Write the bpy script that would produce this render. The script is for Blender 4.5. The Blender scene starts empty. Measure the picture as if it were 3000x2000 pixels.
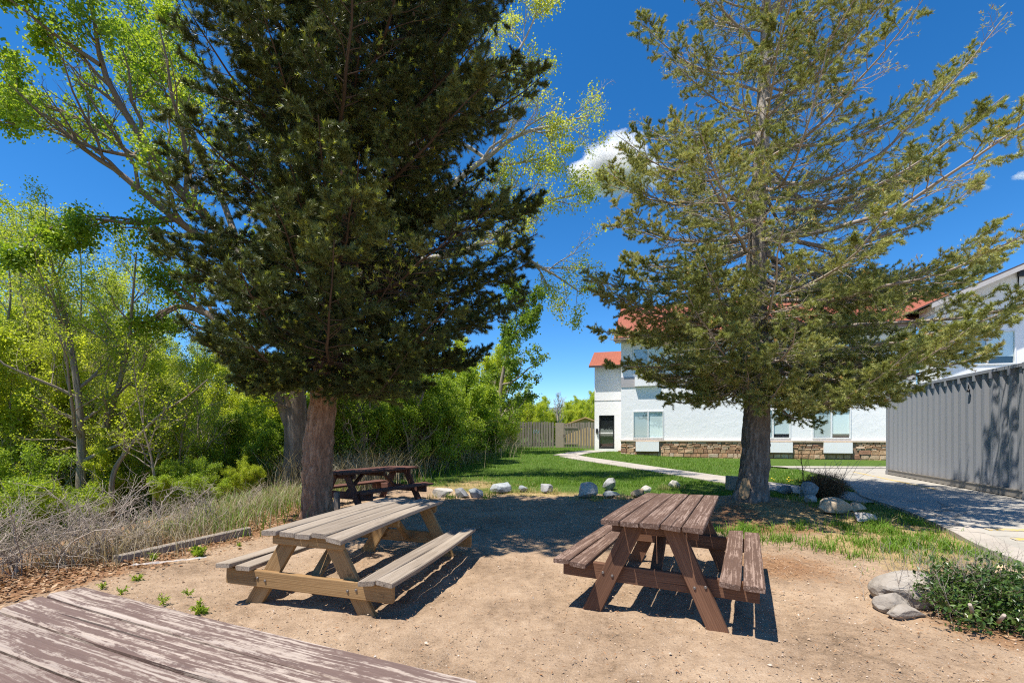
import bpy, bmesh, math
import numpy as np
from math import radians, sin, cos, pi

SC = bpy.context.scene
COL = SC.collection
# camera model: eye height, focal length and horizon row measured on the 3000 x 2000 photograph
F, HY, EYE = 1390.0, 1271.0, 1.44

# ------------------------------------------------------------------ numeric helpers
def unit(v):
    return v / np.maximum(np.linalg.norm(v, axis=-1, keepdims=True), 1e-9)
def S(t):
    t = np.clip(t, 0, 1)
    return t * t * (3 - 2 * t)
def _hash(ix, iy, iz, seed):
    h = (ix.astype(np.int64) * 374761393 + iy.astype(np.int64) * 668265263 + iz.astype(np.int64) * 2147483647 + seed * 974711)
    h = (h ^ (h >> 13)) * 1274126177
    h = h & 0x7fffffff
    h = (h ^ (h >> 16)) & 0xffff
    return h / 65535.0
def vnoise(p, seed=0):
    p = np.asarray(p, float)
    i = np.floor(p).astype(np.int64); f = p - i; f = f * f * (3 - 2 * f)
    out = 0
    for a in (0, 1):
        wa = f[..., 0] if a else 1 - f[..., 0]
        for b in (0, 1):
            wb = f[..., 1] if b else 1 - f[..., 1]
            for c in (0, 1):
                wc = f[..., 2] if c else 1 - f[..., 2]
                out = out + wa * wb * wc * _hash(i[..., 0] + a, i[..., 1] + b, i[..., 2] + c, seed)
    return out * 2 - 1
def fbm(p, o=3, seed=0):
    s, a, t = 0, 1.0, 0
    for k in range(o):
        s = s + a * vnoise(np.asarray(p) * 2 ** k, seed + k * 17); t += a; a *= .5
    return s / t
def xyz(x, y, z=0.0):
    x, y, z = np.broadcast_arrays(np.asarray(x, float), np.asarray(y, float), np.asarray(z, float))
    return np.stack([x, y, z], -1)

# ------------------------------------------------------------------ terrain
EDGE_Y = [0, 4, 5.4, 6.9, 9, 13, 20, 30, 36]
EDGE_X = [-5.2, -5.0, -4.55, -4.3, -4.6, -4.3, -2.6, -0.9, -0.3]
def gz(x, y):
    """height of the ground"""
    x = np.asarray(x, float); y = np.asarray(y, float)
    left = .46 * S((y - 8) / 20)
    right = .18 * S((y - 2.5) / 5) + .05 * S((y - 15) / 8)
    b = S((x - 4.0) / 5.5)
    g = left * (1 - b) + right * b
    xe = np.interp(y, EDGE_Y, EDGE_X)
    g = g - 1.1 * S((xe - .3 - x) / 7.0) * S((y + 2) / 4)
    g = g + .20 * np.exp(-(((x - 4.6) / 1.5) ** 2 + ((y - 9.0) / 1.4) ** 2)) + .06 * np.exp(-(((x + 3.4) / .9) ** 2 + ((y - 8.3) / .9) ** 2))
    return g
def G(px, py):
    """ground point seen at a position of the photograph"""
    z = 0.0
    for _ in range(30):
        D = F * (EYE - z) / max(py - HY, 3); x = (px - 1500) / F * D
        z = .5 * z + .5 * float(gz(x, D))
    return np.array([x, D, z])
def AT(px, py, D):
    return np.array([(px - 1500) / F * D, D, EYE + (HY - py) / F * D])

# ------------------------------------------------------------------ mesh collecting
class MB:
    def __init__(s):
        s.V = []; s.F = {3: [], 4: []}; s.M = {3: [], 4: []}; s.t = []; s.g = []; s.n = 0; s.sm = {3: [], 4: []}
    def add(s, V, Fc, tint=.5, grain=None, mat=0, smooth=False):
        V = np.asarray(V, float).reshape(-1, 3); Fc = np.asarray(Fc, np.int64)
        k = Fc.shape[1]
        s.V.append(V); s.F[k].append(Fc + s.n); s.M[k].append(np.full(len(Fc), mat)); s.sm[k].append(np.full(len(Fc), smooth))
        s.t.append(np.broadcast_to(np.asarray(tint, float), (len(V),)))
        s.g.append(V if grain is None else np.asarray(grain, float).reshape(-1, 3))
        s.n += len(V)
        return s
    def more(s, Fc, off, mat=0, smooth=False):
        Fc = np.asarray(Fc, np.int64); k = Fc.shape[1]
        s.F[k].append(Fc + off); s.M[k].append(np.full(len(Fc), mat)); s.sm[k].append(np.full(len(Fc), smooth))
    def build(s, name, mat, parent=None, loc=None, rotz=0.0):
        me = bpy.data.meshes.new(name)
        V = np.concatenate(s.V).astype(np.float32)
        me.vertices.add(len(V)); me.vertices.foreach_set('co', V.ravel())
        idx, start, mi, sm, c = [], [], [], [], 0
        for k in (4, 3):
            if s.F[k]:
                A = np.concatenate(s.F[k]); idx.append(A.ravel()); start.append(c + np.arange(len(A)) * k); c += A.size
                mi.append(np.concatenate(s.M[k])); sm.append(np.concatenate(s.sm[k]))
        idx = np.concatenate(idx).astype(np.int32); start = np.concatenate(start).astype(np.int32)
        me.loops.add(len(idx)); me.loops.foreach_set('vertex_index', idx)
        me.polygons.add(len(start)); me.polygons.foreach_set('loop_start', start)
        me.polygons.foreach_set('material_index', np.concatenate(mi).astype(np.int32))
        me.polygons.foreach_set('use_smooth', np.concatenate(sm).astype(bool))
        a = me.attributes.new('tint', 'FLOAT', 'POINT'); a.data.foreach_set('value', np.concatenate(s.t).astype(np.float32))
        a = me.attributes.new('grain', 'FLOAT_VECTOR', 'POINT'); a.data.foreach_set('vector', np.concatenate(s.g).astype(np.float32).ravel())
        me.update(calc_edges=True)
        for m in (mat if isinstance(mat, (list, tuple)) else [mat]): me.materials.append(m)
        o = bpy.data.objects.new(name, me); COL.objects.link(o)
        if parent is not None: o.parent = parent
        if loc is not None: o.location = loc
        o.rotation_euler[2] = rotz
        return o
def tag(o, label=None, cat=None, group=None, kind=None):
    if label: o['label'] = label
    if cat: o['category'] = cat
    if group: o['group'] = group
    if kind: o['kind'] = kind
    return o
def thing(name, label, cat, loc=(0, 0, 0), rotz=0.0, group=None):
    o = bpy.data.objects.new(name, None); COL.objects.link(o)
    o.empty_display_size = .2
    o.location = loc; o.rotation_euler = (0, 0, rotz)
    return tag(o, label, cat, group)
def dup(root, loc, rotz=0.0, scale=1.0, label=None, group=None):
    r = root.copy(); COL.objects.link(r); r.location = loc; r.rotation_euler = (0, 0, rotz)
    r.scale = (scale, scale, scale) if np.isscalar(scale) else scale
    if label: r['label'] = label
    if group: r['group'] = group
    for ch in list(root.children):
        c = ch.copy(); COL.objects.link(c); c.parent = r
        for g in list(ch.children):
            d = g.copy(); COL.objects.link(d); d.parent = c
    return r

BOXF = np.array([[0, 3, 2, 1], [4, 5, 6, 7], [0, 1, 5, 4], [1, 2, 6, 5], [2, 3, 7, 6], [3, 0, 4, 7]])
def box(mb, lo, hi, tint=.5, mat=0):
    x0, y0, z0 = lo; x1, y1, z1 = hi
    V = np.array([[x0, y0, z0], [x1, y0, z0], [x1, y1, z0], [x0, y1, z0], [x0, y0, z1], [x1, y0, z1], [x1, y1, z1], [x0, y1, z1]])
    mb.add(V, BOXF, tint, mat=mat)
def plank(mb, a, b, wdir, w, t, tint=.5, bev=.004, n=6, warp=0., seed=0, crook=0.):
    """a timber from a to b (centre line); w across wdir, t through; rounded edges, slight warp"""
    a = np.asarray(a, float); b = np.asarray(b, float); ax = unit(b - a); L = np.linalg.norm(b - a)
    wd = np.asarray(wdir, float); wd = unit(wd - ax * (wd @ ax)); td = np.cross(ax, wd)
    r = np.random.default_rng(seed)
    hw, ht = w / 2, t / 2
    sec = np.array([[-hw + bev, -ht], [hw - bev, -ht], [hw, -ht + bev], [hw, ht - bev], [hw - bev, ht], [-hw + bev, ht], [-hw, ht - bev], [-hw, -ht + bev]])
    m = 8
    ss = np.concatenate([[0, bev * .8], np.linspace(0, L, n + 1)[1:-1], [L - bev * .8, L]]); sc = np.ones(len(ss)); sc[0] = sc[-1] = 1 - bev / max(w, t) * 1.2
    c1, c2 = r.uniform(-1, 1, 2); off = r.uniform(0, 60, 3)
    V, Gr = [], []
    for s_, k in zip(ss, sc):
        u = s_ / L
        bow = warp * (c1 * (2 * u - 1) ** 2 + .5 * c2 * (2 * u - 1)); side = crook * c2 * (2 * u - 1) ** 2; tw = warp * 1.2 * c2 * (2 * u - 1) / max(w, .01)
        for p, q in sec:
            p_, q_ = p * k, q * k
            V.append(a + ax * s_ + wd * (p_ + side) + td * (q_ + bow + tw * p_))
            Gr.append([s_ + off[0], p_ + off[1], q_ + off[2]])
    Fc = []
    nr = len(ss)
    for i in range(nr - 1):
        for j in range(m):
            Fc.append([i * m + j, i * m + (j + 1) % m, (i + 1) * m + (j + 1) % m, (i + 1) * m + j])
    o = mb.n
    mb.add(V, Fc, tint, Gr)
    e = (nr - 1) * m
    mb.more([[0, 7, 6, 5], [0, 5, 4, 1], [1, 4, 3, 2]], o)
    mb.more([[e + 5, e + 6, e + 7, e + 0], [e + 1, e + 4, e + 5, e + 0], [e + 2, e + 3, e + 4, e + 1]], o)
def cyl(mb, a, b, r0, r1=None, n=10, tint=.5, cap=True, smooth=True, mat=0):
    a = np.asarray(a, float); b = np.asarray(b, float); r1 = r0 if r1 is None else r1
    T = unit(b - a); ref = np.array([0, 0, 1.]) if abs(T[2]) < .9 else np.array([1., 0, 0])
    U = unit(np.cross(T, ref)); W = np.cross(T, U); an = np.arange(n) * 2 * pi / n
    ring = np.cos(an)[:, None] * U + np.sin(an)[:, None] * W
    V = np.concatenate([a + ring * r0, b + ring * r1, [a], [b]])
    j = np.arange(n); k = (j + 1) % n
    o = mb.n
    mb.add(V, np.stack([j, j + n, k + n, k], 1), tint, smooth=smooth, mat=mat)
    if cap:
        mb.more(np.stack([j, k, np.full(n, 2 * n)], 1), o, mat); mb.more(np.stack([k + n, j + n, np.full(n, 2 * n + 1)], 1), o, mat)

# ------------------------------------------------------------------ plants: many polylines at once, P (N,K,3), R (N,K)
def along(P, R, idx, t):
    K = P.shape[1]; f = t * (K - 1); i = np.minimum(f.astype(int), K - 2); w = (f - i)[:, None]
    a = P[idx, i]; b = P[idx, i + 1]
    return a * (1 - w) + b * w, unit(b - a), R[idx, i] * (1 - w[:, 0]) + R[idx, i + 1] * w[:, 0]
def plen(P):
    return np.linalg.norm(np.diff(P, axis=1), axis=2).sum(1)
def spawn(r, P, R, n, ln, ang=.8, t0=.2, t1=1., K=4, up=0., wig=.12, planar=0., rf=.6, rtip=.25, asd=.2, rmax=1.):
    """children along every polyline; ln: function (t, parent length) -> length"""
    N = len(P); n = np.broadcast_to(np.asarray(n, int), (N,)); idx = np.repeat(np.arange(N), n); M = len(idx)
    k = np.arange(M) - np.repeat(np.cumsum(n) - n, n)
    t = t0 + (t1 - t0) * (k + r.random(M)) / np.maximum(n[idx], 1)
    pos, T, rr = along(P, R, idx, t)
    L = ln(t, plen(P)[idx]) * r.uniform(.7, 1.25, M)
    a = ang + r.normal(0, asd, M)
    Q = unit(np.cross(T, r.normal(0, 1, (M, 3))))
    if planar > 0:
        sd = unit(np.cross(T, np.array([0, 0, 1.]))) * np.where(k % 2 == 0, 1, -1)[:, None]
        Q = unit(sd * planar + Q * (1 - planar)); Q = unit(Q - T * (Q * T).sum(1, keepdims=True))
    d = np.cos(a)[:, None] * T + np.sin(a)[:, None] * Q
    s = np.linspace(0, 1, K)
    C = pos[:, None] + d[:, None] * (s[None, :, None] * L[:, None, None])
    C[..., 2] += up * L[:, None] * s ** 2
    w = np.cumsum(r.normal(0, 1, (M, K, 3)), 1) * (wig * L[:, None, None] / K); w -= w[:, :1]
    C = C + w
    r0 = np.minimum(rr * rf, rmax)
    return C, r0[:, None] * (1 - (1 - rtip) * s)[None]
def tubes(mb, P, R, sides=4, tint=.5, smooth=True):
    P = np.asarray(P, float); R = np.asarray(R, float); N, K = R.shape
    T = unit(np.gradient(P, axis=1)); m = np.abs(unit(P[:, -1] - P[:, 0])); ref = np.eye(3)[np.argmin(m, 1)]
    U = unit(np.cross(T, ref[:, None])); W = np.cross(T, U)
    an = np.arange(sides) * 2 * pi / sides
    V = P[:, :, None] + R[:, :, None, None] * (np.cos(an)[None, None, :, None] * U[:, :, None] + np.sin(an)[None, None, :, None] * W[:, :, None])
    b = np.arange(N * K).reshape(N, K)[:, :-1].reshape(-1, 1) * sides; j = np.arange(sides)[None]; k = (j + 1) % sides
    Fc = np.stack([b + j, b + k, b + sides + k, b + sides + j], -1).reshape(-1, 4)
    s_ = np.concatenate([np.zeros((N, 1)), np.cumsum(np.linalg.norm(np.diff(P, axis=1), axis=2), 1)], 1)
    gr = np.broadcast_to(np.stack(np.broadcast_arrays(np.cos(an)[None, None] * R[:, :, None], np.sin(an)[None, None] * R[:, :, None], (s_ + np.arange(N)[:, None] * 3.7)[:, :, None]), -1), V.shape)
    t = np.repeat(np.broadcast_to(np.asarray(tint, float), (N,)), K * sides)
    mb.add(V, Fc, t, gr, smooth=smooth)
def needles(mb, r, P, n, length=.03, width=.005, fwd=.7, t0=.1, tint=None, upb=.25):
    N = len(P); idx = np.repeat(np.arange(N), n); M = len(idx); t = t0 + (1 - t0) * r.random(M)
    pos, T, _ = along(P, np.ones(P.shape[:2]), idx, t)
    Q = unit(np.cross(T, r.normal(0, 1, (M, 3)))); Q[:, 2] += upb
    d = unit(T * fwd + Q); w = unit(np.cross(d, r.normal(0, 1, (M, 3)))) * (width * .5)
    L = length * r.uniform(.7, 1.25, M)[:, None]
    V = np.stack([pos - w, pos + w, pos + d * L], 1)
    tt = np.clip((r.normal(.42, .16, M) if tint is None else tint[idx] + r.normal(0, .1, M)), 0, 1)
    mb.add(V, np.arange(M * 3).reshape(M, 3), np.repeat(tt, 3))
def leaves(mb, r, P, n, size=.06, spread=.05, t0=.2, ratio=.8, upb=.5, tmean=.5, tsd=.2, hang=.3, tint=None):
    N = len(P); idx = np.repeat(np.arange(N), n); M = len(idx); t = t0 + (1 - t0) * r.random(M)
    pos, T, _ = along(P, np.ones(P.shape[:2]), idx, t)
    d = unit(r.normal(0, 1, (M, 3)) + T * .5 - np.array([0, 0, hang]))
    nrm = unit(r.normal(0, 1, (M, 3)) + np.array([0, 0, upb])); sd = unit(np.cross(d, nrm)); nn = np.cross(sd, d)
    pos = pos + r.normal(0, spread, (M, 3))
    L = (size * r.uniform(.6, 1.25, M))[:, None]; w = L * ratio * .5
    V = np.stack([pos, pos + d * L * .45 + sd * w + nn * L * .12, pos + d * L, pos + d * L * .45 - sd * w + nn * L * .12], 1)
    base = (tmean if tint is None else tint[idx])
    tt = np.clip(base + r.normal(0, tsd, M), 0, 1)
    mb.add(V, np.arange(M * 4).reshape(M, 4), np.repeat(tt, 4))
def blades(mb, r, pos, h, w, lean=.4, tint=None, seg=2):
    M = len(pos); h = np.broadcast_to(np.asarray(h, float), (M,)); a = r.uniform(0, 2 * pi, M)
    d = np.stack([np.cos(a), np.sin(a), np.zeros(M)], 1); sd = np.stack([-np.sin(a + r.normal(0, .8, M)), np.cos(a), np.zeros(M)], 1); sd = unit(sd) * (np.broadcast_to(np.asarray(w, float), (M,)) * .5)[:, None]
    ln = (lean * r.uniform(.2, 1.5, M) * h)[:, None]; up = np.array([0, 0, 1.])
    if seg == 1:
        V = np.stack([pos - sd, pos + sd, pos + d * ln + up * h[:, None]], 1)
        mb.add(V, np.arange(M * 3).reshape(M, 3), np.repeat(np.full(M, .5) if tint is None else tint, 3))
    else:
        mid = pos + d * ln * .3 + up * (h * .6)[:, None]; tip = pos + d * ln + up * (h * np.where(lean > .8, .85, 1.))[:, None]
        V = np.stack([pos - sd, pos + sd, mid + sd * .7, mid - sd * .7, tip], 1); o = mb.n; b = np.arange(M)[:, None] * 5
        mb.add(V, b + np.array([[0, 1, 2, 3]]), np.repeat(np.full(M, .5) if tint is None else tint, 5))
        mb.more(b + np.array([[3, 2, 4]]), o)
def smoothpath(pts, n):
    """Catmull-Rom through pts, n samples evenly by parameter; pts may hold radius as 4th column"""
    p = np.asarray(pts, float); p = np.vstack([2 * p[0] - p[1], p, 2 * p[-1] - p[-2]]); m = len(p) - 3
    u = np.linspace(0, m, n); i = np.minimum(u.astype(int), m - 1); f = (u - i)[:, None]
    a, b, c, d = p[i], p[i + 1], p[i + 2], p[i + 3]
    return .5 * (2 * b + (c - a) * f + (2 * a - 5 * b + 4 * c - d) * f ** 2 + (3 * b - a - 3 * c + d) * f ** 3)
def trunk(mb, pts, rad, n=90, sides=48, amp=.06, seed=1, flare=0., fis=(9., 1.4), tint=.5):
    """a tapering trunk with real bark furrows"""
    q = smoothpath(np.column_stack([pts, rad]), n); P, R = q[:, :3], q[:, 3]
    T = unit(np.gradient(P, axis=0)); U = unit(np.cross(T, np.array([0, 1., 0]))); W = np.cross(T, U)
    an = np.arange(sides) * 2 * pi / sides; s_ = np.concatenate([[0], np.cumsum(np.linalg.norm(np.diff(P, axis=0), axis=1))])
    A, Z = np.meshgrid(an, s_)
    base = np.stack([np.cos(A) * fis[0] / 2.2, np.sin(A) * fis[0] / 2.2, Z * fis[1]], -1)
    furrow = np.abs(fbm(base + .8 * vnoise(base * .7, seed)[..., None], 3, seed)); lump = fbm(np.stack([np.cos(A) * 1.2, np.sin(A) * 1.2, Z * .8], -1), 2, seed + 5)
    k = 1 + amp * (furrow * 2.2 - .55) + amp * 1.3 * lump
    if flare: k = k + flare * np.exp(-Z / .28) * (1 + .45 * np.cos(5 * A + seed) + .3 * np.cos(3 * A + 2 * seed))
    V = P[:, None] + (R[:, None] * k)[..., None] * (np.cos(A)[..., None] * U[:, None] + np.sin(A)[..., None] * W[:, None])
    i = np.arange((n - 1))[:, None] * sides; j = np.arange(sides)[None]; kk = (j + 1) % sides
    Fc = np.stack([i + j, i + kk, i + sides + kk, i + sides + j], -1).reshape(-1, 4)
    gr = np.stack([np.cos(A) * R[:, None], np.sin(A) * R[:, None], Z], -1)
    mb.add(V, Fc, np.clip(furrow * 2, 0, 1).ravel(), gr, smooth=True)
    return P, R
def rock(mb, r, size, cuts=14, sub=3, rough=.06, tint=.5, keep=.72):
    bm = bmesh.new(); bmesh.ops.create_icosphere(bm, subdivisions=sub, radius=1.0)
    V = np.array([v.co[:] for v in bm.verts]); Fc = np.array([[v.index for v in f.verts] for f in bm.faces]); bm.free()
    sd = int(r.integers(1000))
    for _ in range(cuts):
        nn = unit(r.normal(0, 1, 3)); d = r.uniform(keep - .14, keep + .16)
        V = V - np.maximum(V @ nn - d, 0)[:, None] * nn
    V = V * (1 + rough * fbm(V * 2.5 + sd, 3, sd))[:, None]
    V = V * np.asarray(size) * .5 / np.array([.82, .82, .82])
    mb.add(V, Fc, tint, V + sd, smooth=False)
    return V
# ------------------------------------------------------------------ procedural materials
class NT:
    def __init__(s, name):
        s.m = bpy.data.materials.new(name); s.m.use_nodes = True; s.t = s.m.node_tree; s.t.nodes.clear()
        s.out = s.t.nodes.new('ShaderNodeOutputMaterial')
    def n(s, typ, ins=None, **props):
        nd = s.t.nodes.new('ShaderNode' + typ)
        for k, v in props.items(): setattr(nd, k, v)
        for k, v in (ins or {}).items():
            sk = nd.inputs[k]
            if isinstance(v, bpy.types.NodeSocket): s.t.links.new(v, sk)
            else: sk.default_value = v
        return nd
    def attr(s, name, out='Fac'): return s.n('Attribute', attribute_name=name).outputs[out]
    def noise(s, vec, scale, detail=4, rough=.6, dist=0.): return s.n('TexNoise', {'Vector': vec, 'Scale': scale, 'Detail': detail, 'Roughness': rough, 'Distortion': dist}).outputs['Fac']
    def vmul(s, vec, v): return s.n('VectorMath', {0: vec, 1: v}, operation='MULTIPLY').outputs[0]
    def math(s, op, a, b=0., c=0., clamp=False): return s.n('Math', {0: a, 1: b, 2: c}, operation=op, use_clamp=clamp).outputs[0]
    def ramp(s, fac, stops, interp='LINEAR'):
        nd = s.n('ValToRGB', {'Fac': fac}); cr = nd.color_ramp; cr.interpolation = interp
        while len(cr.elements) < len(stops): cr.elements.new(.5)
        for e, (p, c) in zip(cr.elements, stops):
            e.position = p; e.color = (*c, 1) if len(c) == 3 else c
        return nd.outputs['Color']
    def step(s, fac, a, b): return s.n('MapRange', {0: fac, 1: a, 2: b, 3: 0., 4: 1.}, interpolation_type='SMOOTHSTEP').outputs[0]
    def mix(s, fac, a, b, blend='MIX'):
        nd = s.n('Mix', None, data_type='RGBA', blend_type=blend)
        for k, v in ((0, fac), (6, a), (7, b)):
            if isinstance(v, bpy.types.NodeSocket): s.t.links.new(v, nd.inputs[k])
            else: nd.inputs[k].default_value = (*v, 1) if (not np.isscalar(v) and len(v) == 3) else v
        return nd.outputs[2]
    def bump(s, h, strength=.4, dist=.01, nrm=None):
        i = {'Height': h, 'Strength': strength, 'Distance': dist}
        if nrm is not None: i['Normal'] = nrm
        return s.n('Bump', i).outputs[0]
    def bsdf(s, col, rough=.8, spec=.3, normal=None, metal=0., extra=None):
        i = {'Base Color': (*col, 1) if not isinstance(col, bpy.types.NodeSocket) else col, 'Roughness': rough, 'Specular IOR Level': spec, 'Metallic': metal}
        if normal is not None: i['Normal'] = normal
        i.update(extra or {})
        return s.n('BsdfPrincipled', i).outputs[0]
    def done(s, sh):
        s.t.links.new(sh, s.out.inputs['Surface']); return s.m
    def obj(s): return s.n('TexCoord').outputs['Object']
    def pos(s): return s.n('NewGeometry').outputs['Position']

def m_plain(name, col, rough=.6, spec=.4, metal=0., var=.12, scale=6.):
    t = NT(name); n = t.noise(t.obj(), scale, 4)
    c = t.mix(n, tuple(x * (1 - var) for x in col), tuple(min(1, x * (1 + var)) for x in col))
    return t.done(t.bsdf(c, rough, spec, metal=metal))
def m_wood(name, pale, mid, dark, paint=None, peel=.5, knots=True, bump=.5, rough=.8, endgrain=None, spots=0.):
    """boards: grain runs along the board; optional worn paint"""
    t = NT(name); g = t.attr('grain', 'Vector'); ti = t.attr('tint')
    wob = t.noise(t.vmul(g, (2.2, 9, 9)), 1.0, 3)
    gv = t.n('VectorMath', {0: t.vmul(g, (1.3, 75, 75)), 1: t.n('CombineXYZ', {1: t.math('MULTIPLY', wob, 2.6), 2: t.math('MULTIPLY', wob, 2.)}).outputs[0]}, operation='ADD').outputs[0]
    fine = t.noise(gv, 1.0, 6, .65); broad = t.noise(t.vmul(g, (.9, 11, 11)), 1.0, 4, .6)
    ring = t.n('TexWave', {'Vector': t.vmul(g, (.35, 24, 24)), 'Scale': .9, 'Distortion': 11., 'Detail': 4., 'Detail Scale': .55, 'Detail Roughness': .65}, wave_type='BANDS', bands_direction='Y').outputs['Fac']
    f = t.math('ADD', t.math('MULTIPLY', fine, .6), t.math('ADD', t.math('MULTIPLY', ring, .10), t.math('MULTIPLY', broad, .42)))
    c = t.ramp(f, [(.28, dark), (.5, mid), (.74, pale)])
    c = t.mix(.5, c, t.ramp(ti, [(0, (.55, .55, .55)), (.5, (1, 1, 1)), (1, (1.35, 1.3, 1.22))]), 'MULTIPLY') if False else t.mix(1., c, t.ramp(ti, [(0, (.58, .55, .54)), (.5, (.92, .92, .92)), (1, (1, .98, .95))]), 'MULTIPLY')
    if paint is not None:
        w = t.noise(t.vmul(g, (8.5, 36, 36)), 1.0, 8, .78, .4); w2 = t.noise(t.vmul(g, (2.6, 8., 8.)), 1.0, 4, .6); w3 = t.noise(t.vmul(g, (26, 90, 90)), 1.0, 4, .7)
        k = t.math('ADD', t.math('MULTIPLY', w, .30), t.math('ADD', t.math('MULTIPLY', w2, .36), t.math('ADD', t.math('MULTIPLY', w3, .34), t.math('MULTIPLY', t.math('SUBTRACT', fine, .5), .70))))
        msk = t.step(k, peel - .05, peel + .055)
        pc = t.mix(t.noise(t.vmul(g, (5, 30, 30)), 1., 5), tuple(x * .72 for x in paint), tuple(x * 1.25 for x in paint))
        c = t.mix(msk, pc, c)
    if spots:
        sp = t.step(t.noise(t.vmul(g, (6, 9, 9)), 1.0, 4, .6), .62, .68); c = t.mix(t.math('MULTIPLY', sp, spots), c, tuple(x * .3 for x in dark))
    crack = t.step(t.noise(t.vmul(g, (.7, 38, 38)), 1.0, 2, .4), .30, .26)
    c = t.mix(t.math('MULTIPLY', crack, .75), c, tuple(x * .25 for x in dark))
    h = t.math('SUBTRACT', t.math('ADD', fine, t.math('MULTIPLY', ring, .15)), t.math('MULTIPLY', crack, 1.2))
    return t.done(t.bsdf(c, rough, .25, t.bump(h, bump, .004)))
def m_bark(name, dark, mid, pale, scale=1., upper=None, z0=4., z1=8., bump=.9, vz=2.6):
    t = NT(name); g = t.attr('grain', 'Vector'); ti = t.attr('tint')
    n1 = t.noise(t.vmul(g, (14 * scale, 14 * scale, vz * scale)), 1.0, 7, .68, .6); n2 = t.noise(t.vmul(g, (45 * scale, 45 * scale, 14 * scale)), 1.0, 5, .7); n3 = t.noise(t.vmul(g, (2, 2, 1)), 1., 3)
    f = t.math('ADD', t.math('MULTIPLY', n1, .5), t.math('ADD', t.math('MULTIPLY', n2, .28), t.math('MULTIPLY', ti, .24)))
    c = t.ramp(f, [(.3, dark), (.5, mid), (.72, pale)])
    c = t.mix(t.math('MULTIPLY', n3, .35), c, tuple((a + b) * .5 for a, b in zip(mid, dark)))
    if upper is not None:
        z = t.n('SeparateXYZ', {0: t.pos()}).outputs[2]
        k = t.step(t.math('ADD', z, t.math('MULTIPLY', n3, 1.5)), z0, z1)
        c = t.mix(k, c, t.ramp(f, [(.3, tuple(x * .4 for x in upper)), (.55, tuple(x * .8 for x in upper)), (.75, upper)]))
    return t.done(t.bsdf(c, .9, .15, t.bump(t.math('ADD', n1, t.math('MULTIPLY', n2, .5)), bump, .025)))
def m_leaf(name, stops, trans=.4, rough=.45, spec=.35, tgain=1.25):
    """leaf blades: hue follows the per-leaf tint; light passes through them"""
    t = NT(name); c = t.ramp(t.attr('tint'), stops)
    d = t.bsdf(c, rough, spec)
    tc = t.mix(1., c, (tgain, tgain * .98, tgain * .55), 'MULTIPLY')
    tr = t.n('BsdfTranslucent', {'Color': tc}).outputs[0]
    return t.done(t.n('MixShader', {0: trans, 1: d, 2: tr}).outputs[0])
def m_rock(name, cols, scale=3., bump=.5):
    t = NT(name); g = t.attr('grain', 'Vector')
    a = t.noise(g, scale, 6, .65, .5); b = t.noise(g, scale * 9, 5, .7); v = t.noise(g, scale * .5, 3)
    f = t.math('ADD', t.math('MULTIPLY', a, .6), t.math('ADD', t.math('MULTIPLY', b, .25), t.math('MULTIPLY', v, .2)))
    c = t.ramp(f, [(.34, cols[0]), (.52, cols[1]), (.68, cols[2])])
    return t.done(t.bsdf(c, .85, .25, t.bump(t.math('ADD', a, t.math('MULTIPLY', b, .5)), bump, .03)))

W_YELLOW = m_wood('weathered_pine', (.45, .385, .315), (.28, .23, .18), (.10, .075, .055), bump=1., spots=.25)
W_YLEG = m_wood('oiled_pine', (.46, .30, .145), (.31, .185, .08), (.13, .07, .03), bump=.5, spots=.55)
W_BROWN = m_wood('brown_stained_wood', (.36, .26, .21), (.23, .155, .12), (.12, .075, .055), paint=(.120, .072, .052), peel=.535, bump=.6)
W_BROWNLEG = m_wood('brown_stained_leg', (.24, .125, .075), (.15, .075, .045), (.075, .036, .022), bump=.4)
W_FADED = m_wood('flaking_painted_wood', (.47, .395, .34), (.345, .28, .235), (.17, .128, .102), paint=(.145, .098, .083), peel=.515, bump=.8)
W_RED = m_wood('dark_red_wood', (.20, .10, .075), (.12, .055, .042), (.055, .028, .022), bump=.5)
W_BEAM = m_wood('grey_timber', (.44, .38, .32), (.29, .245, .20), (.14, .11, .085), bump=.7)
W_FENCE = m_wood('silver_fence_wood', (.38, .335, .295), (.24, .20, .165), (.085, .062, .05), bump=.6)
W_PLY = m_plain('plywood', (.38, .31, .25), .8, .2)
M_BOLT = m_plain('bolt_steel', (.20, .18, .17), .5, .5, .6)

BARK_SPRUCE = m_bark('spruce_bark', (.14, .078, .05), (.36, .215, .14), (.60, .41, .28), 1.0, vz=6., bump=1.)
BARK_FIR = m_bark('fir_bark', (.085, .068, .058), (.20, .165, .14), (.36, .31, .27), .9, upper=(.60, .53, .47), z0=4.5, z1=9., vz=6., bump=1.)
BARK_COT = m_bark('cottonwood_bark', (.085, .065, .050), (.20, .16, .125), (.36, .30, .24), .8)
TWIG_COT = m_bark('cottonwood_limb_bark', (.13, .095, .07), (.24, .185, .135), (.38, .31, .24), 1.6, bump=.5)
TWIG_PALE = m_bark('pale_twig_bark', (.30, .26, .21), (.45, .40, .33), (.60, .54, .46), 2., bump=.3)
TWIG_FIR = m_bark('fir_twig_bark', (.20, .16, .125), (.36, .30, .25), (.56, .49, .42), 2., bump=.3)
TWIG_SPR = m_bark('spruce_twig_bark', (.04, .030, .022), (.085, .062, .046), (.17, .125, .095), 2., bump=.3)
TWIG_DRY = m_bark('dry_stem', (.25, .20, .16), (.40, .335, .275), (.56, .49, .41), 3., bump=.2)
TWIG_BROWN = m_bark('brown_dead_stem', (.10, .062, .035), (.20, .125, .07), (.32, .21, .12), 3., bump=.2)
BARK_YOUNG = m_bark('young_tree_bark', (.16, .125, .09), (.30, .25, .19), (.48, .42, .34), 2.2, bump=.5)

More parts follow.
